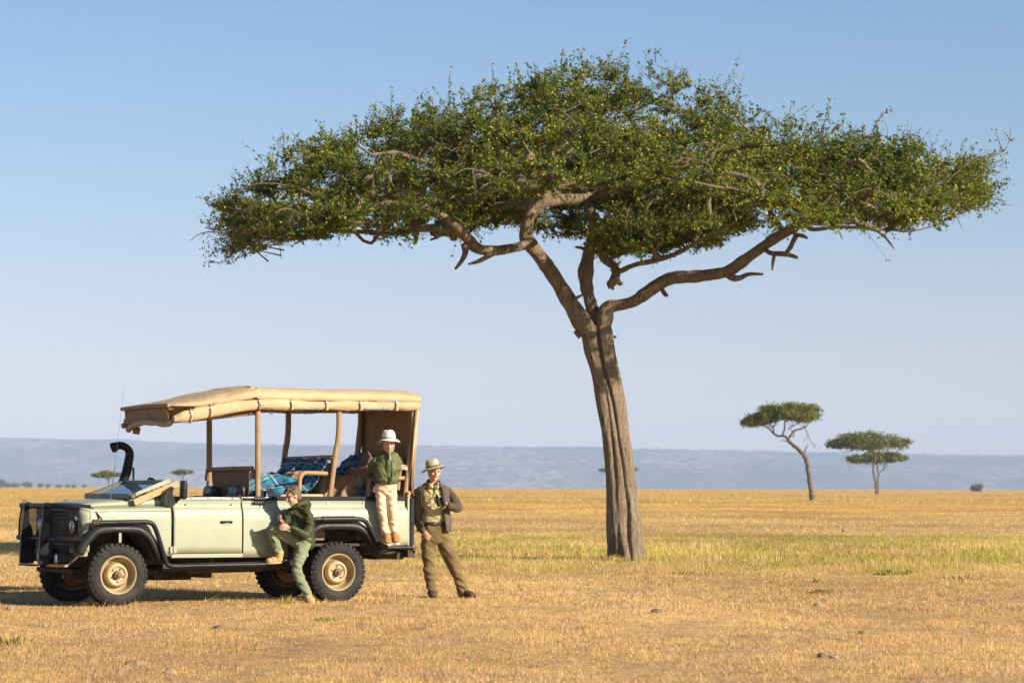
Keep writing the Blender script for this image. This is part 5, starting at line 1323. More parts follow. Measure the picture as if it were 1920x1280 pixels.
# ---------------- the man beside the rear of the car
MY = 36.9; mo = pw(818, 1120, MY); mo.z = 0
man = thing('person', 'man in a wide-brimmed hat, open brown jacket and khaki trousers standing behind the car', 'person', tuple(mo))
def Q(px, py, dy=0): return pw(px, py, MY+dy)-mo
KM = 1.0
hc = Q(814.3, 884, -.03); HM = basis((.36, -1, -.06), roll=R_(-2))
bd = Blob(man); head(bd, hc, HM, 1.0)
bd.limb([(Q(813, 895, .0), .052), (Q(812, 905, .02), .056), (Q(812, 912, .02), .07)])
bd.loft([(Q(812, 913, .02), .10, .06, 0), (Q(812, 925, .02), .14, .09, 0), (Q(813, 950, .02), .145, .095, 0), (Q(815, 980, .02), .135, .09, 0), (Q(816, 1003, .02), .145, .10, 0), (Q(816, 1016, .02), .10, .08, 0)])
bd.limb([(Q(789, 923, .02), .038), (Q(777, 955, .08), .034), (Q(792, 993, -.07), .028)]); bd.limb([(Q(836, 923, .02), .038), (Q(857, 951, .0), .034), (Q(840, 946, -.20), .026)])
bd.limb([(Q(803, 1005, .02), .08), (Q(804.5, 1062, -.02), .052), (Q(810.5, 1104, .02), .030)]); bd.limb([(Q(828, 1005, .02), .08), (Q(852, 1062, -.03), .052), (Q(865, 1104, .02), .030)])
bd.limb([(Q(810.5, 1104, .02), .030), (Q(811, 1112, .0), .025), (Q(811, 1114, -.06), .018)]); bd.limb([(Q(865, 1104, .02), .030), (Q(867, 1112, .0), .025), (Q(874, 1114, -.03), .018)])
hand(bd, Q(793, 994, -.085), (.55, -.25, -.75), (-.35, -.9, .0), 1, 1.0, (.25, .3, .35, .4), .3)
hand(bd, Q(840, 946.5, -.205), (-1, -.25, .12), (.05, -.9, -.35), -1, 1.02, (.75, .85, .9, .95), .9)
bd.build('body', m_skin, man, .0065, 1)
face_bits(man, hc, HM, 1.0, m_haird)
hair(man, hc, HM, 1.0, m_haird, 3, .985)
m_stub = m_haird
m_hatm = fabric('cream_hat_cloth', (.42, .36, .26), (.36, .31, .22), 20); m_hatb = fabric('olive_hat_band', (.13, .12, .08), (.10, .095, .06), 20)
HT = basis((.36, -1, .10), roll=R_(13))
hat(man, hc+HT@Vector((0, -.008, .052)), HT, 1.0, m_hatm, m_hatm, m_hatb, .165, .030, 1, .092, .112, 1)
m_khaki = fabric('khaki_twill', (.130, .090, .036), (.175, .122, .052), 10); m_shirt = fabric('pale_khaki_shirt', (.50, .42, .23), (.44, .365, .20), 12)
m_jack = fabric('brown_quilted_jacket', (.075, .057, .043), (.108, .083, .063), 10, .6, .35, .05); m_sleeve = fabric('dark_brown_knit', (.060, .042, .030), (.085, .060, .042), 14, .95, .5, .1)
tr = Blob(man)
tr.loft([(Q(815.5, 979, .02), .148, .105, 0), (Q(815.5, 990, .02), .160, .112, 0), (Q(816, 1003, .02), .172, .118, 0), (Q(816, 1016, .02), .150, .11, 0), (Q(816, 1021, .02), .09, .09, 0)])
tr.limb([(Q(804, 1004, .02), .098), (Q(803, 1030, .0), .094), (Q(804, 1062, -.025), .078), (Q(807, 1085, .0), .070), (Q(811, 1105, .01), .072), (Q(811.5, 1109, .01), .072)])
tr.limb([(Q(827, 1004, .02), .100), (Q(839, 1032, .0), .094), (Q(852, 1062, -.04), .080), (Q(860, 1085, -.01), .072), (Q(867, 1104, .01), .072), (Q(868, 1108, .01), .072)])
tr.build('trousers', m_khaki, man, .010, 2, folds(.013, (7, 7, 11), 2, 5))
sh = Blob(man); sh.loft([(Q(812, 908, .02), .075, .065, 0), (Q(812, 912, .02), .14, .085, 0), (Q(812, 925, .02), .175, .118, 0), (Q(813, 945, .01), .170, .122, 0), (Q(814.5, 965, .01), .155, .115, 0), (Q(815.5, 980, .015), .150, .108, 0), (Q(815.5, 984, .015), .148, .106, 0)])
so_ = sh.build('shirt', m_shirt, man, .009, 2, folds(.009, (7, 7, 9), 5, 4))
for k in range(6):
    q = Q(815.5-.2*k, 925+9*k, -.118-.004*math.sin(k)); Blob(man).ell(q, (.006, .004, .006), None, 8).mb.build('shirt_button', m_beige, so_, smooth=60)
# shirt pockets and collar
for (a, b_) in ((803, 930), (824, 931)): MB().box(Q(a, b_+5, -.112), (.085, .012, .10), Matrix.Rotation(R_(-18 if a < 813 else 14), 3, 'Z')).build('shirt_pocket', m_shirt, so_, bevel=.004)
mb = MB(); mb.add([Q(805, 903, -.045), Q(813, 912, -.11), Q(806, 918, -.115), Q(801, 908, -.06)], [(0,1,2,3)]); mb.add([Q(820, 903, -.045), Q(814.5, 912, -.11), Q(821, 918, -.110), Q(825, 907, -.05)], [(0,1,2,3)]); mb.each('shirt_collar', m_shirt, so_, solid=.006)
# belt
def band(par, name, c, hw, hd, h, mat, th=.008, exp=2.3):
    n = 48; mb = MB(); V = []
    for z in (-h/2, h/2):
        for i in range(n):
            a = 2*pi*i/n; ca, sa = math.cos(a), math.sin(a); V.append(c+Vector((hw*abs(ca)**(2/exp)*(1 if ca > 0 else -1), hd*abs(sa)**(2/exp)*(1 if sa > 0 else -1), z)))
    mb.add(V, [(i, (i+1) % n, n+(i+1) % n, n+i) for i in range(n)]); return mb.build(name, mat, par, solid=th, smooth=60)
bl_ = band(man, 'belt', Q(815.5, 980.5, .018), .158, .114, .038, m_seatblk); MB().box(Q(815.5, 980.5, -.098), (.045, .008, .040)).build('belt_buckle', m_steel, bl_, bevel=.003)
# jacket: an open shell with its two front edges, plus sleeves
SJ = [(Q(812, 905, .04), .080, .075, 0), (Q(812, 910, .03), .150, .10, 0), (Q(812, 918, .02), .205, .13, 0), (Q(811.5, 930, .02), .218, .15, 0), (Q(811.5, 950, .02), .218, .155, 0), (Q(813, 970, .02), .216, .150, 0), (Q(814.5, 985, .02), .220, .152, 0), (Q(815.5, 996, .02), .222, .155, 0)]
SJD = catmull([tuple(c)+(a, b_, y) for c, a, b_, y in SJ], 6)
OPEN = [(905, 22, 20), (912, 27, 24), (925, 38, 34), (950, 38, 36), (970, 33, 38), (985, 36, 40), (996, 60, 40)]
fj = folds(.014, (7, 7, 9), 8, 2)
def jk(u, v):
    d = SJD[min(len(SJD)-1, int(round(v*(len(SJD)-1))))]; yy = 905+91*v
    ol = np.interp(yy, [o_[0] for o_ in OPEN], [o_[1] for o_ in OPEN]); orr = np.interp(yy, [o_[0] for o_ in OPEN], [o_[2] for o_ in OPEN])
    a = R_(-90+orr)+(R_(360-ol-orr))*u; ca, sa = math.cos(a), math.sin(a); e = 2.3
    p = Vector((d[0]+d[3]*abs(ca)**(2/e)*(1 if ca > 0 else -1), d[1]+d[4]*abs(sa)**(2/e)*(1 if sa > 0 else -1), d[2]))
    quilt = .004*abs(math.sin((d[2])*70))
    return p+Vector((ca, sa, 0))*(fj(p)+quilt)
ja = MB().grid(jk, 70, len(SJD)).build('jacket', m_jack, man, solid=.014, smooth=60)
for (u0, nm) in ((0.0, 1), (1.0, 0)):
    P = [jk(u0, v)+Vector((0, -.006, 0)) for v in np.linspace(.08, 1, 20)]; MB().tube(P, .008, 6).build('jacket_zip', m_sleeve, ja)
mb = Blob(man); mb.limb([(Q(800, 917, -.07), .016), (Q(801.5, 907, -.035), .026), (Q(804, 901.5, .04), .028), (Q(812, 900, .085), .028), (Q(820, 901.5, .04), .028), (Q(824, 907, -.035), .025), (Q(827, 917, -.075), .016)], 4); mb.build('jacket_collar', m_sleeve, ja, .009, 2)
for nm, pts in (('l', [(Q(789, 920, .02), .060), (Q(782, 926, .03), .064), (Q(778, 942, .06), .060), (Q(777, 957, .075), .056), (Q(783, 977, .0), .049), (Q(791, 992, -.065), .043), (Q(792.5, 995, -.08), .040)]),
                ('r', [(Q(836, 920, .02), .060), (Q(845, 927, .02), .064), (Q(853, 940, .02), .058), (Q(858.5, 951, .0), .057), (Q(853, 951, -.10), .052), (Q(844, 948, -.18), .045), (Q(842, 947.5, -.195), .042)])):
    s_ = Blob(man).limb(pts, 5, 18); s_.build('sleeve', m_sleeve, ja, .010, 2, folds(.011, (8, 8, 11), 4, 4))
m_boot = fabric('brown_leather', (.075, .038, .024), (.11, .06, .038), 14, .5, .2, 0); m_solek = fabric('dark_sole', (.03, .025, .02), (.04, .03, .026), 9)
shoe(man, Q(811, 1117, .11), Q(811.5, 1119.5, -.19), .105, .125, m_boot, m_solek, 'boot', Q(811, 1106, .03), lace=m_solek)
shoe(man, Q(860, 1117.5, .06), Q(890, 1119.5, -.12), .105, .125, m_boot, m_solek, 'boot', Q(867, 1106, .02), lace=m_solek)
# binoculars in his hand: their own thing, with the neck strap
bo = Q(826, 938, -.25)+mo
bn = thing('binoculars', 'black binoculars with a neck strap held at the chest of the standing man', 'binoculars', tuple(bo))
for s_ in (-1, 1):
    c = Vector((s_*.033, 0, 0)); t = Matrix.Rotation(R_(-14), 3, 'Y')@Vector((0, -.25, 1)).normalized()
    mb = MB(); mb.tube([c-t*.075, c-t*.02, c+t*.02, c+t*.055, c+t*.075], [.028, .027, .022, .017, .019], 16); o = mb.build('barrel', m_blackp, bn, smooth=50)
    MB().tube([c-t*.079, c-t*.074], [.022, .022], 16).build('objective_lens', m_lens, o)
MB().tube([Vector((0, .0, -.03)), Vector((0, 0, .045))], .012, 10).build('hinge_bridge', m_blackp, bn); MB().box((0, 0, .0), (.06, .02, .045)).build('bridge_plate', m_blackp, bn, bevel=.004)
off = mo-bo
for a in ([Q(824, 934, -.245), Q(818, 925, -.15), Q(808, 912, -.11), Q(805, 902, -.05), Q(808, 899, .05)], [Q(829, 934, -.245), Q(824, 924, -.15), Q(820, 912, -.11), Q(820, 903, -.05), Q(815, 899, .06)]):
    MB().tube(catmull([tuple(p+off) for p in a], 5), .005, 6).build('neck_strap', m_blackp, bn)

# ---------------- the child standing on the rear step
KY = 35.50; ko = pw(731, 1018, KY); ko.z = .694
kid = thing('person', 'child in a white sun hat and green bomber jacket standing on the rear step', 'person', tuple(ko))
def Q(px, py, dy=0): return pw(px, py, KY+dy)-ko
hc = Q(729.5, 831.5, -.05); HM = basis((.12, -1, -.28), roll=R_(2)); kk = .86
bd = Blob(kid); head(bd, hc, HM, kk)
bd.limb([(Q(727, 838, .0), .040), (Q(726, 846, .03), .045), (Q(725, 852, .04), .055)])
bd.loft([(Q(725, 853, .04), .08, .05, 0), (Q(724.5, 864, .03), .11, .075, 0), (Q(724, 885, .03), .11, .08, 0), (Q(723.5, 908, .03), .115, .085, 0), (Q(723.5, 918, .03), .08, .07, 0)])
bd.limb([(Q(710, 860, .03), .028), (Q(697, 880, .10), .026), (Q(703, 889, .22), .022)]); bd.limb([(Q(740, 860, .03), .028), (Q(747, 871, .07), .026), (Q(751, 876.5, .03), .022)])
bd.limb([(Q(713.5, 912, .03), .066), (Q(716.5, 955, .01), .042), (Q(723.5, 998, .03), .030)]); bd.limb([(Q(733.5, 912, .03), .066), (Q(736, 955, .01), .042), (Q(739.5, 997, .03), .030)])
bd.limb([(Q(723.5, 998, .03), .026), (Q(725, 1006, .0), .022)]); bd.limb([(Q(739.5, 997, .03), .026), (Q(741, 1005, .0), .022)])
hand(bd, Q(749.5, 877, .03), (1, .0, .05), (0, -.8, .55), -1, .80, (.7, .8, .8, .8), .8)
hand(bd, Q(703, 889, .22), (.8, .2, -.3), (0, 1, .1), 1, .78, (.5, .5, .5, .5), .5)
bd.build('body', m_skin, kid, .006, 1)
face_bits(kid, hc, HM, kk, m_hairl, True)
hh_ = hair(kid, hc, HM, kk, m_hairl, 5, .99)
b = Blob(kid); b.limb([(hc+HM@Vector((.070, -.01, -.0))*kk, .014), (hc+HM@Vector((.078, -.0, -.06))*kk, .014), (hc+HM@Vector((.070, .0, -.11))*kk, .006)]); b.build('hair_lock', m_hairl, kid, .006, 1)
m_whitehat = fabric('white_hat_cotton', (.70, .67, .60), (.64, .61, .54), 20); m_brimin = fabric('grey_hat_lining', (.34, .31, .24), (.28, .26, .2), 20)
HT = basis((.12, -1, .02), roll=R_(2))
hat(kid, hc+HT@Vector((0, -.012, .052)), HT, .98, m_whitehat, m_whitehat, m_brimin, .148, .034, 0, .088, .115, 2)
cs = MB(); P1 = hc+HM@Vector((-.072, .02, .02))*kk; P2 = hc+HM@Vector((0, .055, -.125))*kk; P3 = hc+HM@Vector((.072, .02, .02))*kk
cs.tube(catmull([tuple(P1), tuple(hc+HM@Vector((-.062, .045, -.07))*kk), tuple(P2), tuple(hc+HM@Vector((.062, .045, -.07))*kk), tuple(P3)], 5), .004, 6); cs.build('chin_strap', m_whitehat, kid)
cs = MB(); cs.tube(catmull([tuple(P2), tuple(Q(731, 852, -.10)), tuple(Q(733, 862, -.13))], 4), .004, 6); cs.build('chin_cord', m_whitehat, kid)
m_gj = fabric('green_bomber_nylon', (.115, .130, .052), (.092, .105, .042), 9, .5, .2, .0); m_gjd = fabric('green_rib_knit', (.065, .085, .03), (.055, .072, .025), 30, .9, .5)
jb = Blob(kid); jb.loft([(Q(726.5, 845, .03), .062, .058, 0), (Q(726, 849, .03), .090, .075, 0), (Q(725, 858, .03), .135, .098, 0), (Q(724.5, 872, .025), .152, .112, 0), (Q(724, 888, .02), .155, .122, 0), (Q(723.5, 899, .02), .152, .124, 0), (Q(723.5, 903, .02), .136, .108, 0)])
jb.limb([(Q(710, 857, .03), .048), (Q(703, 866, .05), .055), (Q(697, 880, .10), .052), (Q(702, 888, .20), .044)]); jb.limb([(Q(740, 856, .03), .048), (Q(745, 865, .05), .050), (Q(747.5, 873, .06), .046), (Q(748, 876.5, .03), .036)])
jk_ = jb.build('bomber_jacket', m_gj, kid, .009, 2, folds(.014, (8, 8, 10), 12, 3))
band(jk_, 'jacket_hem', Q(723.5, 904, .02), .137, .109, .035, m_gjd, .016)
Blob(kid).limb([(Q(717, 848, -.02), .017), (Q(719, 843.5, .04), .018), (Q(727, 841, .09), .018), (Q(735, 843.5, .04), .018), (Q(736, 848, -.03), .017)], 4).build('jacket_collar', m_gjd, jk_, .007, 2)
MB().tube(catmull([tuple(Q(731, 848, -.065)), tuple(Q(733.5, 862, -.118)), tuple(Q(735, 880, -.128)), tuple(Q(735, 903, -.118))], 5), .009, 6).build('zip_placket', m_gjd, jk_)
MB().tube(catmull([tuple(Q(730, 849, -.072)), tuple(Q(732, 858, -.113)), tuple(Q(734, 870, -.128))], 5), .006, 6).build('open_lining', m_whitehat, jk_)
for (a, b_) in (((710, 880), (716, 893)), ((744, 880), (740, 893))): MB().beam(Q(*a, -.112), Q(*b_, -.118), .012, .02).build('pocket_flap', m_gjd, jk_, bevel=.003)
m_cream = fabric('cream_cotton_trousers', (.62, .46, .29), (.68, .52, .34), 10)
tb_ = Blob(kid); tb_.loft([(Q(723.5, 902, .03), .128, .095, 0), (Q(723.5, 910, .03), .132, .10, 0), (Q(723.5, 918, .03), .125, .095, 0), (Q(723.5, 926, .03), .08, .08, 0)])
tb_.limb([(Q(713.5, 912, .03), .074), (Q(714.5, 932, .02), .070), (Q(716.5, 955, .0), .060), (Q(720, 978, .02), .055), (Q(723.5, 997, .03), .054), (Q(724, 1000, .03), .054)])
tb_.limb([(Q(733.5, 912, .03), .074), (Q(734.5, 932, .02), .068), (Q(736, 955, .0), .058), (Q(737.5, 978, .02), .052), (Q(739.5, 996, .03), .050), (Q(739.5, 999, .03), .050)])
tb_.build('trousers', m_cream, kid, .009, 2, folds(.011, (8, 8, 12), 21, 5))
m_sneak = fabric('tan_suede', (.42, .20, .055), (.34, .155, .045), 12); m_wsole = fabric('white_rubber', (.75, .72, .66), (.7, .67, .6), 9)
for hx, tx, py0 in ((723, 727.5, 0), (738, 743, -2)):
    shoe(kid, Q(hx, 1007+py0, .08), Q(tx+1.5, 1022+py0, -.145), .100, .112, m_sneak, m_wsole, 'sneaker', lace=m_hatm)

# ---------------- the boy resting one foot on the side step
BY = 34.80; bo_ = pw(576, 1131, 34.62); bo_.z = 0
boy = thing('person', 'boy in an olive hooded jacket with one boot up on the side step bar', 'person', tuple(bo_))
def Q(px, py, dy=0): return pw(px, py, BY+dy)-bo_
hc = Q(549.5, 930, -.06); HM = basis((-.86, -.50, -.26), roll=R_(3)); kk = .92
bd = Blob(boy); head(bd, hc, HM, kk)
bd.limb([(Q(554, 938, -.02), .044), (Q(559, 948, .02), .050), (Q(562, 954, .04), .06)])
bd.loft([(Q(562, 954, .04), .09, .07, -.4), (Q(562.5, 970, .05), .115, .085, -.4), (Q(566, 992, .05), .105, .085, -.4), (Q(570, 1012, .04), .11, .09, -.3), (Q(568, 1022, .03), .08, .08, -.3)])
bd.limb([(Q(573, 964, -.0), .034), (Q(577, 998, -.08), .030), (Q(542, 989, -.24), .024)]); bd.limb([(Q(549, 963, .02), .034), (Q(530, 984, -.03), .032), (Q(527, 976, -.20), .024)])
bd.limb([(Q(556, 1014, .0), .070), (Q(514, 990, -.12), .050), (Q(521, 1034, -.04), .034)]); bd.limb([(Q(571, 1018, -.02), .072), (Q(557, 1066, -.14), .042), (Q(576, 1113, -.16), .028)])
bd.limb([(Q(521, 1034, -.04), .030), (Q(520, 1045, -.03), .024)]); bd.limb([(Q(576, 1113, -.16), .030), (Q(578, 1121, -.17), .024)])
hand(bd, Q(541, 988, -.245), (-1, -.05, .30), (.2, -.9, .35), -1, .88, (.45, .5, .55, .6), .6)
hand(bd, Q(529, 979, -.20), (-.35, -.6, .45), (-.7, -.3, -.5), 1, .86, (.6, .6, .6, .7), .5)
bd.build('body', m_skin, boy, .006, 1)
face_bits(boy, hc, HM, kk, m_hairb)
hair(boy, hc, HM, kk, m_hairb, 9, 1.04, 1)
m_ol = fabric('olive_rain_shell', (.050, .055, .024), (.038, .042, .019), 8, .5, .2, 0); m_oli = fabric('black_lining', (.015, .015, .014), (.02, .02, .018), 9)
jb = Blob(boy); jb.loft([(Q(560, 949, .03), .065, .06, -.4), (Q(561.5, 954, .04), .115, .085, -.4), (Q(562.5, 966, .05), .150, .110, -.4), (Q(564.5, 982, .05), .150, .118, -.4), (Q(567, 998, .04), .140, .120, -.35), (Q(570, 1012, .03), .130, .118, -.3), (Q(573, 1024, .02), .105, .105, -.3), (Q(575, 1030, .02), .070, .085, -.3)])
jb.limb([(Q(574, 960, -.02), .062), (Q(578, 972, -.05), .062), (Q(579, 988, -.08), .058), (Q(575, 1001, -.11), .055), (Q(562, 999, -.17), .050), (Q(549, 992, -.22), .043), (Q(544, 990, -.235), .040)])
jb.limb([(Q(547, 959, .02), .056), (Q(540, 970, .0), .054), (Q(532, 982, -.05), .048), (Q(529, 981, -.14), .040), (Q(528.5, 980, -.18), .036)])
oj = jb.build('rain_jacket', m_ol, boy, .009, 2, folds(.017, (7, 7, 10), 31, 4))
hb = Blob(boy); hb.limb([(Q(548, 950.5, -.07), .020), (Q(556, 948, -.085), .026), (Q(565, 944, -.05), .032), (Q(573, 941, .02), .038), (Q(577, 944, .08), .042), (Q(574, 950, .13), .042), (Q(564, 950, .14), .035), (Q(553, 951, .10), .025)], 5); hb.limb([(Q(575, 948, .04), .05), (Q(574, 958, .06), .045)])
hb.build('jacket_hood', m_ol, oj, .009, 2, folds(.009, (12, 12, 14), 7, 4)); Blob(boy).ell(Q(570, 941, .05), (.055, .05, .022), Matrix.Rotation(.3, 3, 'Y')).build('hood_lining', m_oli, oj, .009, 1)
MB().tube(catmull([tuple(Q(550, 953, -.085)), tuple(Q(551, 966, -.085)), tuple(Q(552, 980, -.09))], 4), .006, 6).build('jacket_zip', m_oli, oj)
m_ptr = fabric('sage_trousers', (.175, .20, .115), (.20, .225, .13), 10)
tb_ = Blob(boy); tb_.loft([(Q(569, 1008, .03), .118, .10, -.3), (Q(568, 1016, .02), .118, .105, -.3), (Q(567, 1024, .0), .09, .09, -.3)])
tb_.limb([(Q(558, 1014, -.01), .086), (Q(538, 1003, -.07), .080), (Q(516, 992, -.12), .070), (Q(511.5, 996, -.12), .066), (Q(515, 1012, -.09), .058), (Q(520.5, 1029, -.05), .050), (Q(521.5, 1033, -.04), .050)])
tb_.limb([(Q(571, 1020, -.03), .084), (Q(563, 1042, -.09), .072), (Q(556.5, 1066, -.15), .062), (Q(564, 1088, -.15), .061), (Q(574, 1108, -.16), .058), (Q(575.5, 1112, -.16), .055)])
tb_.build('trousers', m_ptr, boy, .009, 2, folds(.012, (8, 8, 12), 41, 5))
m_tanb = fabric('sand_suede', (.50, .34, .13), (.42, .28, .11), 14); m_tans = fabric('tan_rubber', (.45, .33, .17), (.38, .27, .13), 9)
shoe(boy, Q(530.5, 1055, .0), Q(498, 1056.5, -.06), .10, .115, m_tanb, m_tans, 'boot', Q(524, 1036, -.03), lace=m_hatb)
shoe(boy, Q(572, 1125, -.05), Q(585, 1131, -.27), .105, .12, m_tanb, m_tans, 'boot', Q(576, 1115, -.15), lace=m_hatb)
# ------------------------------------------------------------------ distant trees, bushes, small things on the plain
def far_tree(name, label, Y, basepx, limbs, top, bot, nleaf, size, depth, group=None, mat=None, dens=None, spray=.5, seed=1, clump=.5):
    rgx = np.random.default_rng(seed); b0 = pw(basepx[0], basepx[1], Y); b0.z = max(0, min(b0.z, .0))
    t = thing(name, label, 'tree', (b0.x, Y, 0), 0, group); pxm = FPX/Y
    def L(px, py, dy=0):
        q = pw(px, py, Y+dy); return np.array([q.x-b0.x, q.y-Y, max(-.3, q.z)])
    tb = Tubes(); nodes = []
    for pts in limbs:
        P = [tuple(L(a, c, d))+(r/pxm,) for a, c, r, d in pts]; D = catmull(P, 4); jit = .04
        Pn = [q[:3]+rgx.normal(0, jit, 3)*(k > 0) for k, q in enumerate(D)]; Rr = [max(.02, q[3]*(1+.15*noise.noise(Vector((k*.9, seed, 0))))) for k, q in enumerate(D)]
        tb.add(Pn, Rr, 7)
        nodes += [p for p in Pn if p[2] > Pn[0][2]*.2+2.2]
    nodes = np.array(nodes); x0, x1 = top[0][0], top[-1][0]; cx = (x0+x1)/2; C_ = []
    while len(C_) < nleaf//30:
        px = rgx.uniform(x0, x1); D = depth*math.sqrt(max(0, 1-((px-cx)/((x1-x0)/2))**2)); dy = rgx.uniform(-1, 1)*D
        yt, yb = prof_i(top, px), prof_i(bot, px); e = 1-.5*abs(dy/max(D, .1))**2
        py = yb-(1-rgx.beta(1.1, 1.3))*(yb-yt)*e
        q = L(px, py, dy)
        if dens and rgx.random() > dens(px, py): continue
        if noise.noise(Vector(tuple(q*clump))+Vector((seed, 0, 0))) < -.12 and rgx.random() < .85: continue
        C_.append(q)
    C_ = np.array(C_)
    for c in C_[::2]:
        j = int(np.argmin(np.linalg.norm(nodes-c, axis=1)+.3*np.maximum(0, nodes[:, 2]-c[2]))); p = nodes[j]
        m = (p+c)/2+rgx.normal(0, .12, 3)*np.linalg.norm(c-p)*.6; tb.add(np.array(catmull([tuple(p), tuple(m), tuple(c)], 2)), np.linspace(.045, .018, 5), 4)
    tb.build('trunk', m_bark_far, t)
    n = len(C_)*30; P = np.repeat(C_, 30, axis=0)+rgx.normal(0, 1, (n, 3))*np.array([spray, spray, spray*.42])
    leaf_mesh('crown', P, size, rgx, mat or m_leaf_far, t, np.repeat(np.array([noise.noise(Vector(tuple(c*.6))) for c in C_]), 30)*.4)
    return t
z = lambda ox, oy, k: (lambda L: [(ox+a/k, oy+b_/k) for a, b_ in L])
z1 = z(1370, 740, 6.4); z2 = z(1540, 790, 8.828)
far_tree('acacia_tree', 'leaning umbrella acacia with a bare drooping branch, between the big tree and the right edge', 350, (1522, 934),
 [[(1523,936,5.2,0),(1522,928,4.8,0),(1520,915,4.3,0),(1519,902,4.3,0),(1517,890,4.1,0),(1515,877,4,0),(1510.6,859,4.2,0),(1504,849,4,0),(1495,840,3.6,0),(1484,832,3.2,0),(1478,824,3,0)],
  [(1478,825,2.6,0),(1470,817,2.2,0),(1457,816.6,2,0),(1448,809,1.8,-.5),(1437,801,1.5,-1),(1425,792,1.1,-1.5),(1410,784,.7,-2)],
  [(1467,816,1.6,0),(1471,804,1.5,.4),(1472,793,1.4,.8),(1478,786,1.1,1.2),(1488,775,.8,1.8)],[(1450,811,1.3,0),(1450,800,1.2,.5),(1455,790,1.0,1),(1448,780,.8,1.5)],
  [(1479,822,2,0),(1482,815,1.8,-.3),(1490,807,1.7,-.6),(1504,802.5,1.4,-1),(1511,800,1.2,-1.2),(1518,790,.9,-1.4)],
  [(1476,804,1.1,.2),(1486,798,1.1,0),(1495,794,1,0),(1506,787,.8,.4)],[(1482,815,1,0),(1487,818,1,0),(1488,812,.8,0),(1482,804,.7,0)],
  [(1510,801,1.0,-1.2),(1514,812,.8,-1.2),(1519,825,.65,-1.2),(1526,834,.5,-1.2),(1533,844,.3,-1.2)],[(1515,816,.5,-1.2),(1511,823,.4,-1.2),(1507,827,.25,-1.2)],[(1521,829,.35,-1.2),(1526,838,.25,-1.2),(1525,842,.2,-1.2)],
  [(1507,851,1.8,0),(1510.6,840,1.3,0),(1516,833,.4,0)],[(1476,826,1.2,0),(1470,826,.9,0),(1463,826,.4,0)]],
 z1([(175,330),(230,255),(390,150),(600,85),(700,97),(900,125),(1000,125),(1035,160)]), z1([(175,352),(280,372),(400,350),(520,285),(700,285),(760,315),(900,318),(990,305),(1035,240)]), 15000, .26, 4.6, 'far acacias on the plain', seed=3, spray=.42, clump=.6)
far_tree('acacia_tree', 'taller thin-crowned acacia on the right with ragged foliage, standing before a lower one', 600, (1643, 925),
 [[(1643,926,2.6,0),(1642.6,915,2.2,0),(1641.4,903,2.2,0),(1639,890,2.1,0),(1637.4,880,2,0),(1638.5,869,1.9,0),(1641,862,1.7,0)],
  [(1641,863,1.4,0),(1645,856,1.3,0),(1648.7,849,1.1,0),(1649,842,1.0,0),(1654,833,.8,.5),(1660,822,.6,1)],[(1641,862,1.4,0),(1638,852,1.3,0),(1636,844,1.2,.5),(1628,838,1,1),(1620,833,.8,1),(1605,828,.6,1.5),(1590,822,.4,2)],
  [(1636,846,.9,0),(1624,843,.8,-1),(1612,840,.7,-2),(1602,840,.6,-2.5),(1594,846,.6,-3),(1578,847,.5,-3),(1573,840,.4,-3),(1570,832,.3,-3)],[(1649,842,.9,0),(1658,837,.8,0),(1672,833,.6,0),(1690,832,.4,0),(1700,830,.3,0)],[(1650,840,.6,0),(1655,822,.5,0),(1660,805,.3,0)]],
 z2([(170,375),(220,300),(300,265),(460,200),(740,160),(900,190),(1060,165),(1160,200),(1340,230),(1430,300)]), z2([(170,415),(300,430),(420,430),(560,455),(720,470),(850,450),(1000,450),(1200,445),(1370,445),(1430,350)]), 11000, .42, 7.5, 'far acacias on the plain', seed=5, spray=.62, clump=.35,
 dens=lambda px, py: 1 if px < 1650 else .42)
far_tree('acacia_tree', 'low flat acacia on the right whose crown shows under and behind the taller one', 640, (1646.5, 925),
 [[(1646.6,925,2.0,0),(1646,910,1.8,0),(1646,898,1.8,0),(1647.6,889,1.6,0)],[(1647.6,889,1.3,0),(1645.5,878,1.2,0),(1644,869,1.0,0),(1638,864,.7,1)],[(1647.6,889,1.2,0),(1652,883,1.1,0),(1656.7,879,1,0),(1660,869,.8,0),(1668,862,.5,0)],[(1656,880,.7,0),(1662,876,.6,0),(1666,870,.4,0)]],
 z2([(410,640),(450,595),(600,565),(760,520),(900,500),(1180,510),(1300,550),(1380,600)]), z2([(410,655),(500,672),(600,672),(760,672),(1000,680),(1200,645),(1380,620)]), 7500, .42, 4.5, 'far acacias on the plain', seed=7, spray=.55, clump=.5)
def umbrella(label, Y, px, ytop, ybot, w, seed):
    base_y = 911+(px/1920)*6+CAM_H*FPX/Y
    far_tree('acacia_tree', label, Y, (px, base_y), [[(px+3,base_y,1.3,0),(px+2,ybot+12,1.1,0),(px+1,ybot+5,1.1,0)],[(px+1,ybot+6,.9,0),(px-5,ybot+2,.8,0),(px-w*.3,ybot-2,.5,0)],[(px+1,ybot+6,.9,0),(px+6,ybot+1,.8,0),(px+w*.3,ybot-2,.5,0)],[(px+1,ybot+6,.7,0),(px+2,ybot-3,.5,1)]],
     [(px-w/2, ybot-3), (px-w*.3, ytop+3), (px-w*.1, ytop), (px+w*.2, ytop+1), (px+w*.4, ytop+4), (px+w/2, ybot-4)], [(px-w/2, ybot-2), (px-w*.2, ybot+1), (px, ybot-2), (px+w*.2, ybot), (px+w/2, ybot-3)], 3000, .55, w/2/(FPX/Y)*.8, 'far acacias on the plain', seed=seed, spray=.55, clump=.4)
umbrella('small round umbrella acacia far away on the left, seen behind the snorkel and aerial', 900, 202, 883, 893, 52, 21)
umbrella('faint small acacia far away on the left, seen under the front of the canopy', 1150, 341, 880, 888, 34, 23)
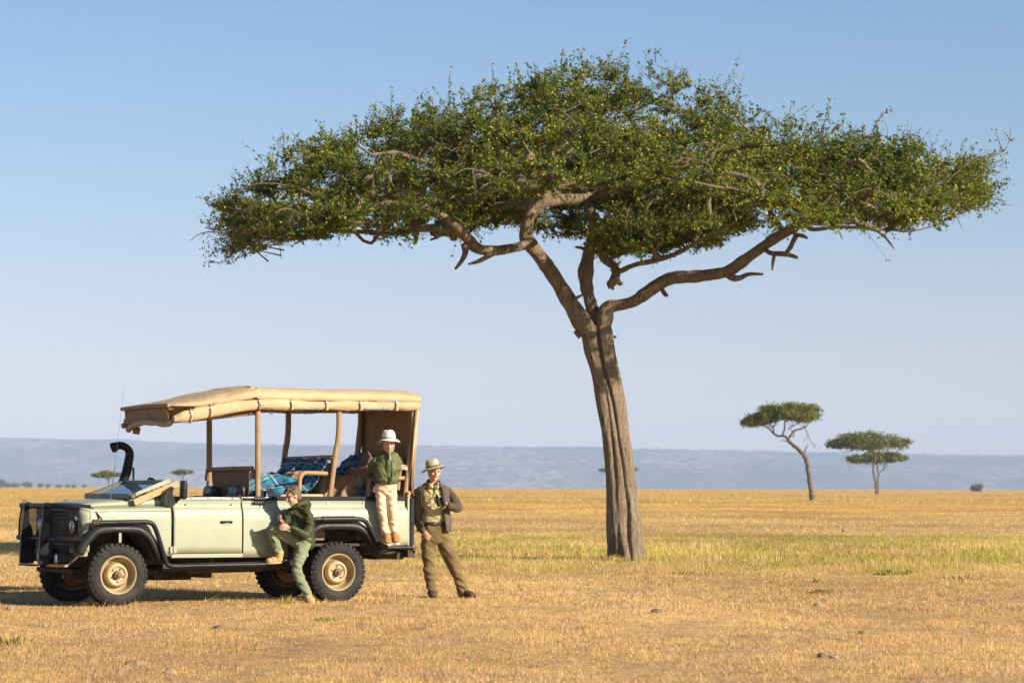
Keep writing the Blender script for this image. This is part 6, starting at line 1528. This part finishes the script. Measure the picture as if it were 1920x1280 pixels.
umbrella('tiny far acacia mostly hidden behind the trunk of the big tree', 1000, 1160, 872, 883, 64, 25)
# bushes along the far edge of the plain
def bush(label, px, ytop, w, Y, seed, group=None):
    rgx = np.random.default_rng(seed); pxm = FPX/Y; b0 = pw(px, 914, Y); hz_ = 911+px/1920*6; h = CAM_H+(hz_-ytop)/pxm; hw = w/2/pxm
    t = thing('bush', label, 'bush', (b0.x, Y, 0), 0, group)
    n = 60; c = rgx.normal(0, 1, (n, 3)); c /= np.linalg.norm(c, axis=1)[:, None]; c *= rgx.random((n, 1))**.4
    c = c*np.array([hw*.85, hw*.7, h*.5])+np.array([0, 0, h*.48]); c[:, 2] *= 1+.15*np.array([noise.noise(Vector((a*.7, seed, 0))) for a in c[:, 0]])
    P = np.repeat(c, 26, axis=0)+rgx.normal(0, hw*.13, (n*26, 3)); P[:, 2] = np.maximum(.1, P[:, 2])
    leaf_mesh('foliage', P, .62*h/3.0, rgx, m_leaf_far, t)
    tb = Tubes()
    for k in range(5): a = rgx.uniform(0, 2*pi); tb.add([(0, 0, -.1), (math.cos(a)*hw*.3, math.sin(a)*hw*.3, h*.4), (math.cos(a)*hw*.5, math.sin(a)*hw*.5, h*.7)], [.12, .08, .04], 5)
    tb.build('stem', m_twig, t)
order_w = ['first', 'second', 'third', 'fourth', 'fifth', 'sixth', 'seventh', 'eighth', 'ninth', 'tenth']
bl = [(3,898,20), (14,903,14), (29,904,22), (52,903,26), (76,905,15), (90,906,12), (110,907,18), (127,907,12), (138,907,10), (158,908,12)]
for i, (px, yt, w) in enumerate(bl):
    kind = 'tall dark bush cut by the left edge, ' if i == 0 else ('wide round green bush, ' if w > 21 else 'small dark bush, ')
    bush(kind+order_w[i]+' from the left in the far row', px, yt+1, w*.9, 3500, 40+i, 'row of bushes at the far left edge of the plain')
bush('lone round dark bush on the horizon near the right edge', 1832, 908.5, 27, 1800, 60)
# scattered trees on the crest and slopes of the escarpment: too many and too small to count
rgx = np.random.default_rng(77); n = 2600; px = rgx.uniform(-300, 2200, n); P = []
for a in px:
    q = pw(a, top_px(a)+rgx.uniform(-1.6, 1.8), 5880*2.5); P.append((q.x, q.y, q.z))
P = np.repeat(np.array(P), 5, axis=0)+rgx.normal(0, 1, (n*5, 3))*np.array([11, 7, 2.6])
fo = leaf_mesh('hilltop_trees', P, 13, rgx, m_leaf_far, None); tag(fo, 'far scattered trees along the crest of the hazy hills', 'trees', kind='stuff')

# clods, stones and sticks lying in the grass
m_stone = stuffmat('pale_stone', (.20, .16, .11), (.30, .25, .19), 14, .95, 0, .8, 30, .01, dust=(.30, .20, .12), dustamt=.5)
m_clod = stuffmat('dark_earth_clod', (.10, .065, .04), (.20, .135, .085), 14, .95, 0, .9, 30, .01)
def lump(name, label, cat, px, py, w, h, mat, seed, group=None):
    g = pg(px, py); g.z = hgt(g.x, g.y) if 18 < g.y < 130 else 0
    bm = bmesh.new(); bmesh.ops.create_icosphere(bm, subdivisions=3, radius=1)
    for v in bm.verts:
        d = 1+.35*noise.noise(v.co*1.6+Vector((seed, 0, 0)))+.18*noise.noise(v.co*4+Vector((0, seed, 0)))+.08*noise.noise(v.co*9)
        v.co = Vector((v.co.x*w/2*d, v.co.y*w*.35*d, v.co.z*h*.62*d+h*.28))
    me = bpy.data.meshes.new(name); bm.to_mesh(me); bm.free(); me.materials.append(mat); me.polygons.foreach_set('use_smooth', [True]*len(me.polygons))
    o = bpy.data.objects.new(name, me); C.objects.link(o); o.location = g; return tag(o, label, cat, group)
ST = [('stone', 'grey stone in the grass left of the front wheel, near the left edge', 20, 1142, .09, .045, m_stone), ('stone', 'small pale broken stone below and left of the front wheel', 84, 1173, .055, .035, m_stone),
 ('clod', 'dark earth clod below the middle of the car', 412, 1177, .13, .03, m_clod), ('stone', 'pale flat stone in the foreground at lower left', 262, 1242, .13, .035, m_stone),
 ('clod', 'brown clod touching the pale flat stone at lower left', 243, 1243, .07, .035, m_clod), ('stone', 'whitish stone lowest in the foreground, right of the flat one', 318, 1262, .10, .035, m_stone),
 ('clod', 'dark crumbly clod in the grass below the big tree, to its right', 1231, 1151, .13, .055, m_clod), ('stone', 'pale stone in the foreground under the big tree', 1054, 1203, .09, .04, m_stone),
 ('clod', 'small black clod in the lower right foreground', 1617, 1187, .07, .035, m_clod), ('stone', 'grey stone lowest on the right side of the foreground', 1541, 1235, .07, .045, m_clod),
 ('stone', 'grey stone right of the dark one near the bottom edge', 1563, 1237, .08, .03, m_stone), ('stone', 'white stone far out beyond the green grass belt on the right', 1583, 996, .20, .10, m_stone), ('stone', 'light stone at mid right just in front of the dark tussocks', 1534, 1136, .11, .04, m_stone)]
for i, (nm, lb, px, py, w, h, mt) in enumerate(ST): lump(nm, lb, nm, px, py, w, h, mt, i*3.1, 'stones and clods in the grass')
lump('mound', 'small brown earth mound out on the plain, nearest the left edge', 'mound', 47, 941, .38, .26, m_clod, 5.5, 'earth mounds on the plain'); lump('mound', 'small brown earth mound out on the plain above the bull bar', 'mound', 125, 940, .42, .24, m_clod, 8.5, 'earth mounds on the plain')
g = pg(1556, 1200); mb = MB().tube(catmull([(-.09, 0, .012), (-.02, .015, .02), (.05, 0, .016), (.10, -.02, .01)], 4), .008, 6); o = mb.build('stick', m_stone); o.location = g; tag(o, 'bleached white stick lying in the right foreground', 'stick')
# single plants
m_plant = leafmat('green_plant', (.22, .21, .05), (.38, .34, .08), (.58, .50, .18), .3)
m_plant_dry = leafmat('dark_tussock', (.22, .15, .06), (.42, .30, .11), (.64, .48, .20), .25)
def tuft(name, label, px, py, r, h, n, mat, seed, group=None, wid=.006):
    rgx = np.random.default_rng(seed); g = pg(px, py); g.z = hgt(g.x, g.y) if 18 < g.y < 130 else 0
    a = rgx.random(n)*2*pi; rr = r*np.sqrt(rgx.random(n)); x, y = rr*np.cos(a), rr*np.sin(a)*.7; hh_ = h*.8*(.25+.85*rgx.random(n))*(1.15-(rr/r)**2*.75)
    out = .25+rgx.random(n)*.8; dx, dy = np.cos(a)*out*hh_*.6+rgx.normal(0, .1, n)*h, np.sin(a)*out*hh_*.6; fa = rgx.random(n)*pi; fx, fy = np.cos(fa)*wid/2, np.sin(fa)*wid/2
    V = np.empty((n, 5, 3)); zz = np.zeros(n)
    V[:,0] = np.stack([x-fx, y-fy, zz-.01], 1); V[:,1] = np.stack([x+fx, y+fy, zz-.01], 1); V[:,2] = np.stack([x+dx*.4+fx*.8, y+dy*.4+fy*.8, hh_*.6], 1); V[:,4] = np.stack([x+dx*.4-fx*.8, y+dy*.4-fy*.8, hh_*.6], 1); V[:,3] = np.stack([x+dx, y+dy, hh_], 1)
    o = np_mesh(name, V.reshape(-1, 3), np.arange(n*5).reshape(-1, 5), mat, attr={'tint': np.repeat(np.clip(rgx.normal(.5, .25, n), 0, .93), 5)}); o.location = g
    return tag(o, label, 'plant', group)
TF = [('small green broad-leaved plant standing alone in front of the green belt', 1533, 1093, .05, .13, 60, m_plant, .02), ('dark tussock just right of and below the lone green plant', 1546, 1112, .22, .09, 700, m_plant_dry, .012),
 ('low dark tussock left of and nearer than the other dark one', 1386, 1138, .20, .06, 320, m_plant_dry, .010), ('thin green tussock in front of the rear wheel', 615, 1165, .15, .07, 400, m_plant, .007), ('wispy tall grass stalks rising beside the rear wheel', 648, 1140, .06, .16, 40, m_plant, .006),
 ('tuft of green stems under the car beside the leaning boy', 538, 1134, .09, .15, 130, m_plant, .006), ('yellow tall grass clump at the left edge of the foreground', 18, 1205, .30, .12, 700, m_plant_dry, .008),
 ('dark green tussock in the green belt right of the man', 920, 1032, .32, .10, 900, m_plant_dry, .02), ('bright green tussock on the near rim of the green belt, right of centre', 1690, 1076, .45, .14, 800, m_plant, .018), ('dark tussock at the right end of the green belt', 1795, 1087, .40, .10, 600, m_plant_dry, .018),
 ('pile of dry brush heaped against the left foot of the big trunk', 1140, 1051, .42, .16, 900, m_plant_dry, .014), ('dry tuft at the right foot of the big trunk', 1203, 1050, .22, .14, 300, m_plant_dry, .014), ('olive tussock in the belt below the leaning far acacia', 1522, 1050, .45, .16, 500, m_plant, .018),
 ('small dark tussock right of the big trunk in the grass', 1290, 1078, .35, .09, 300, m_plant_dry, .016)]
for i, (lb, px, py, r, h, n, mt, w_) in enumerate(TF): tuft('grass_tussock' if 'broad-leaved' not in lb else 'plant', lb, px, py, r, h, n, mt, 100+i, 'tussocks and plants standing out of the short grass', w_)
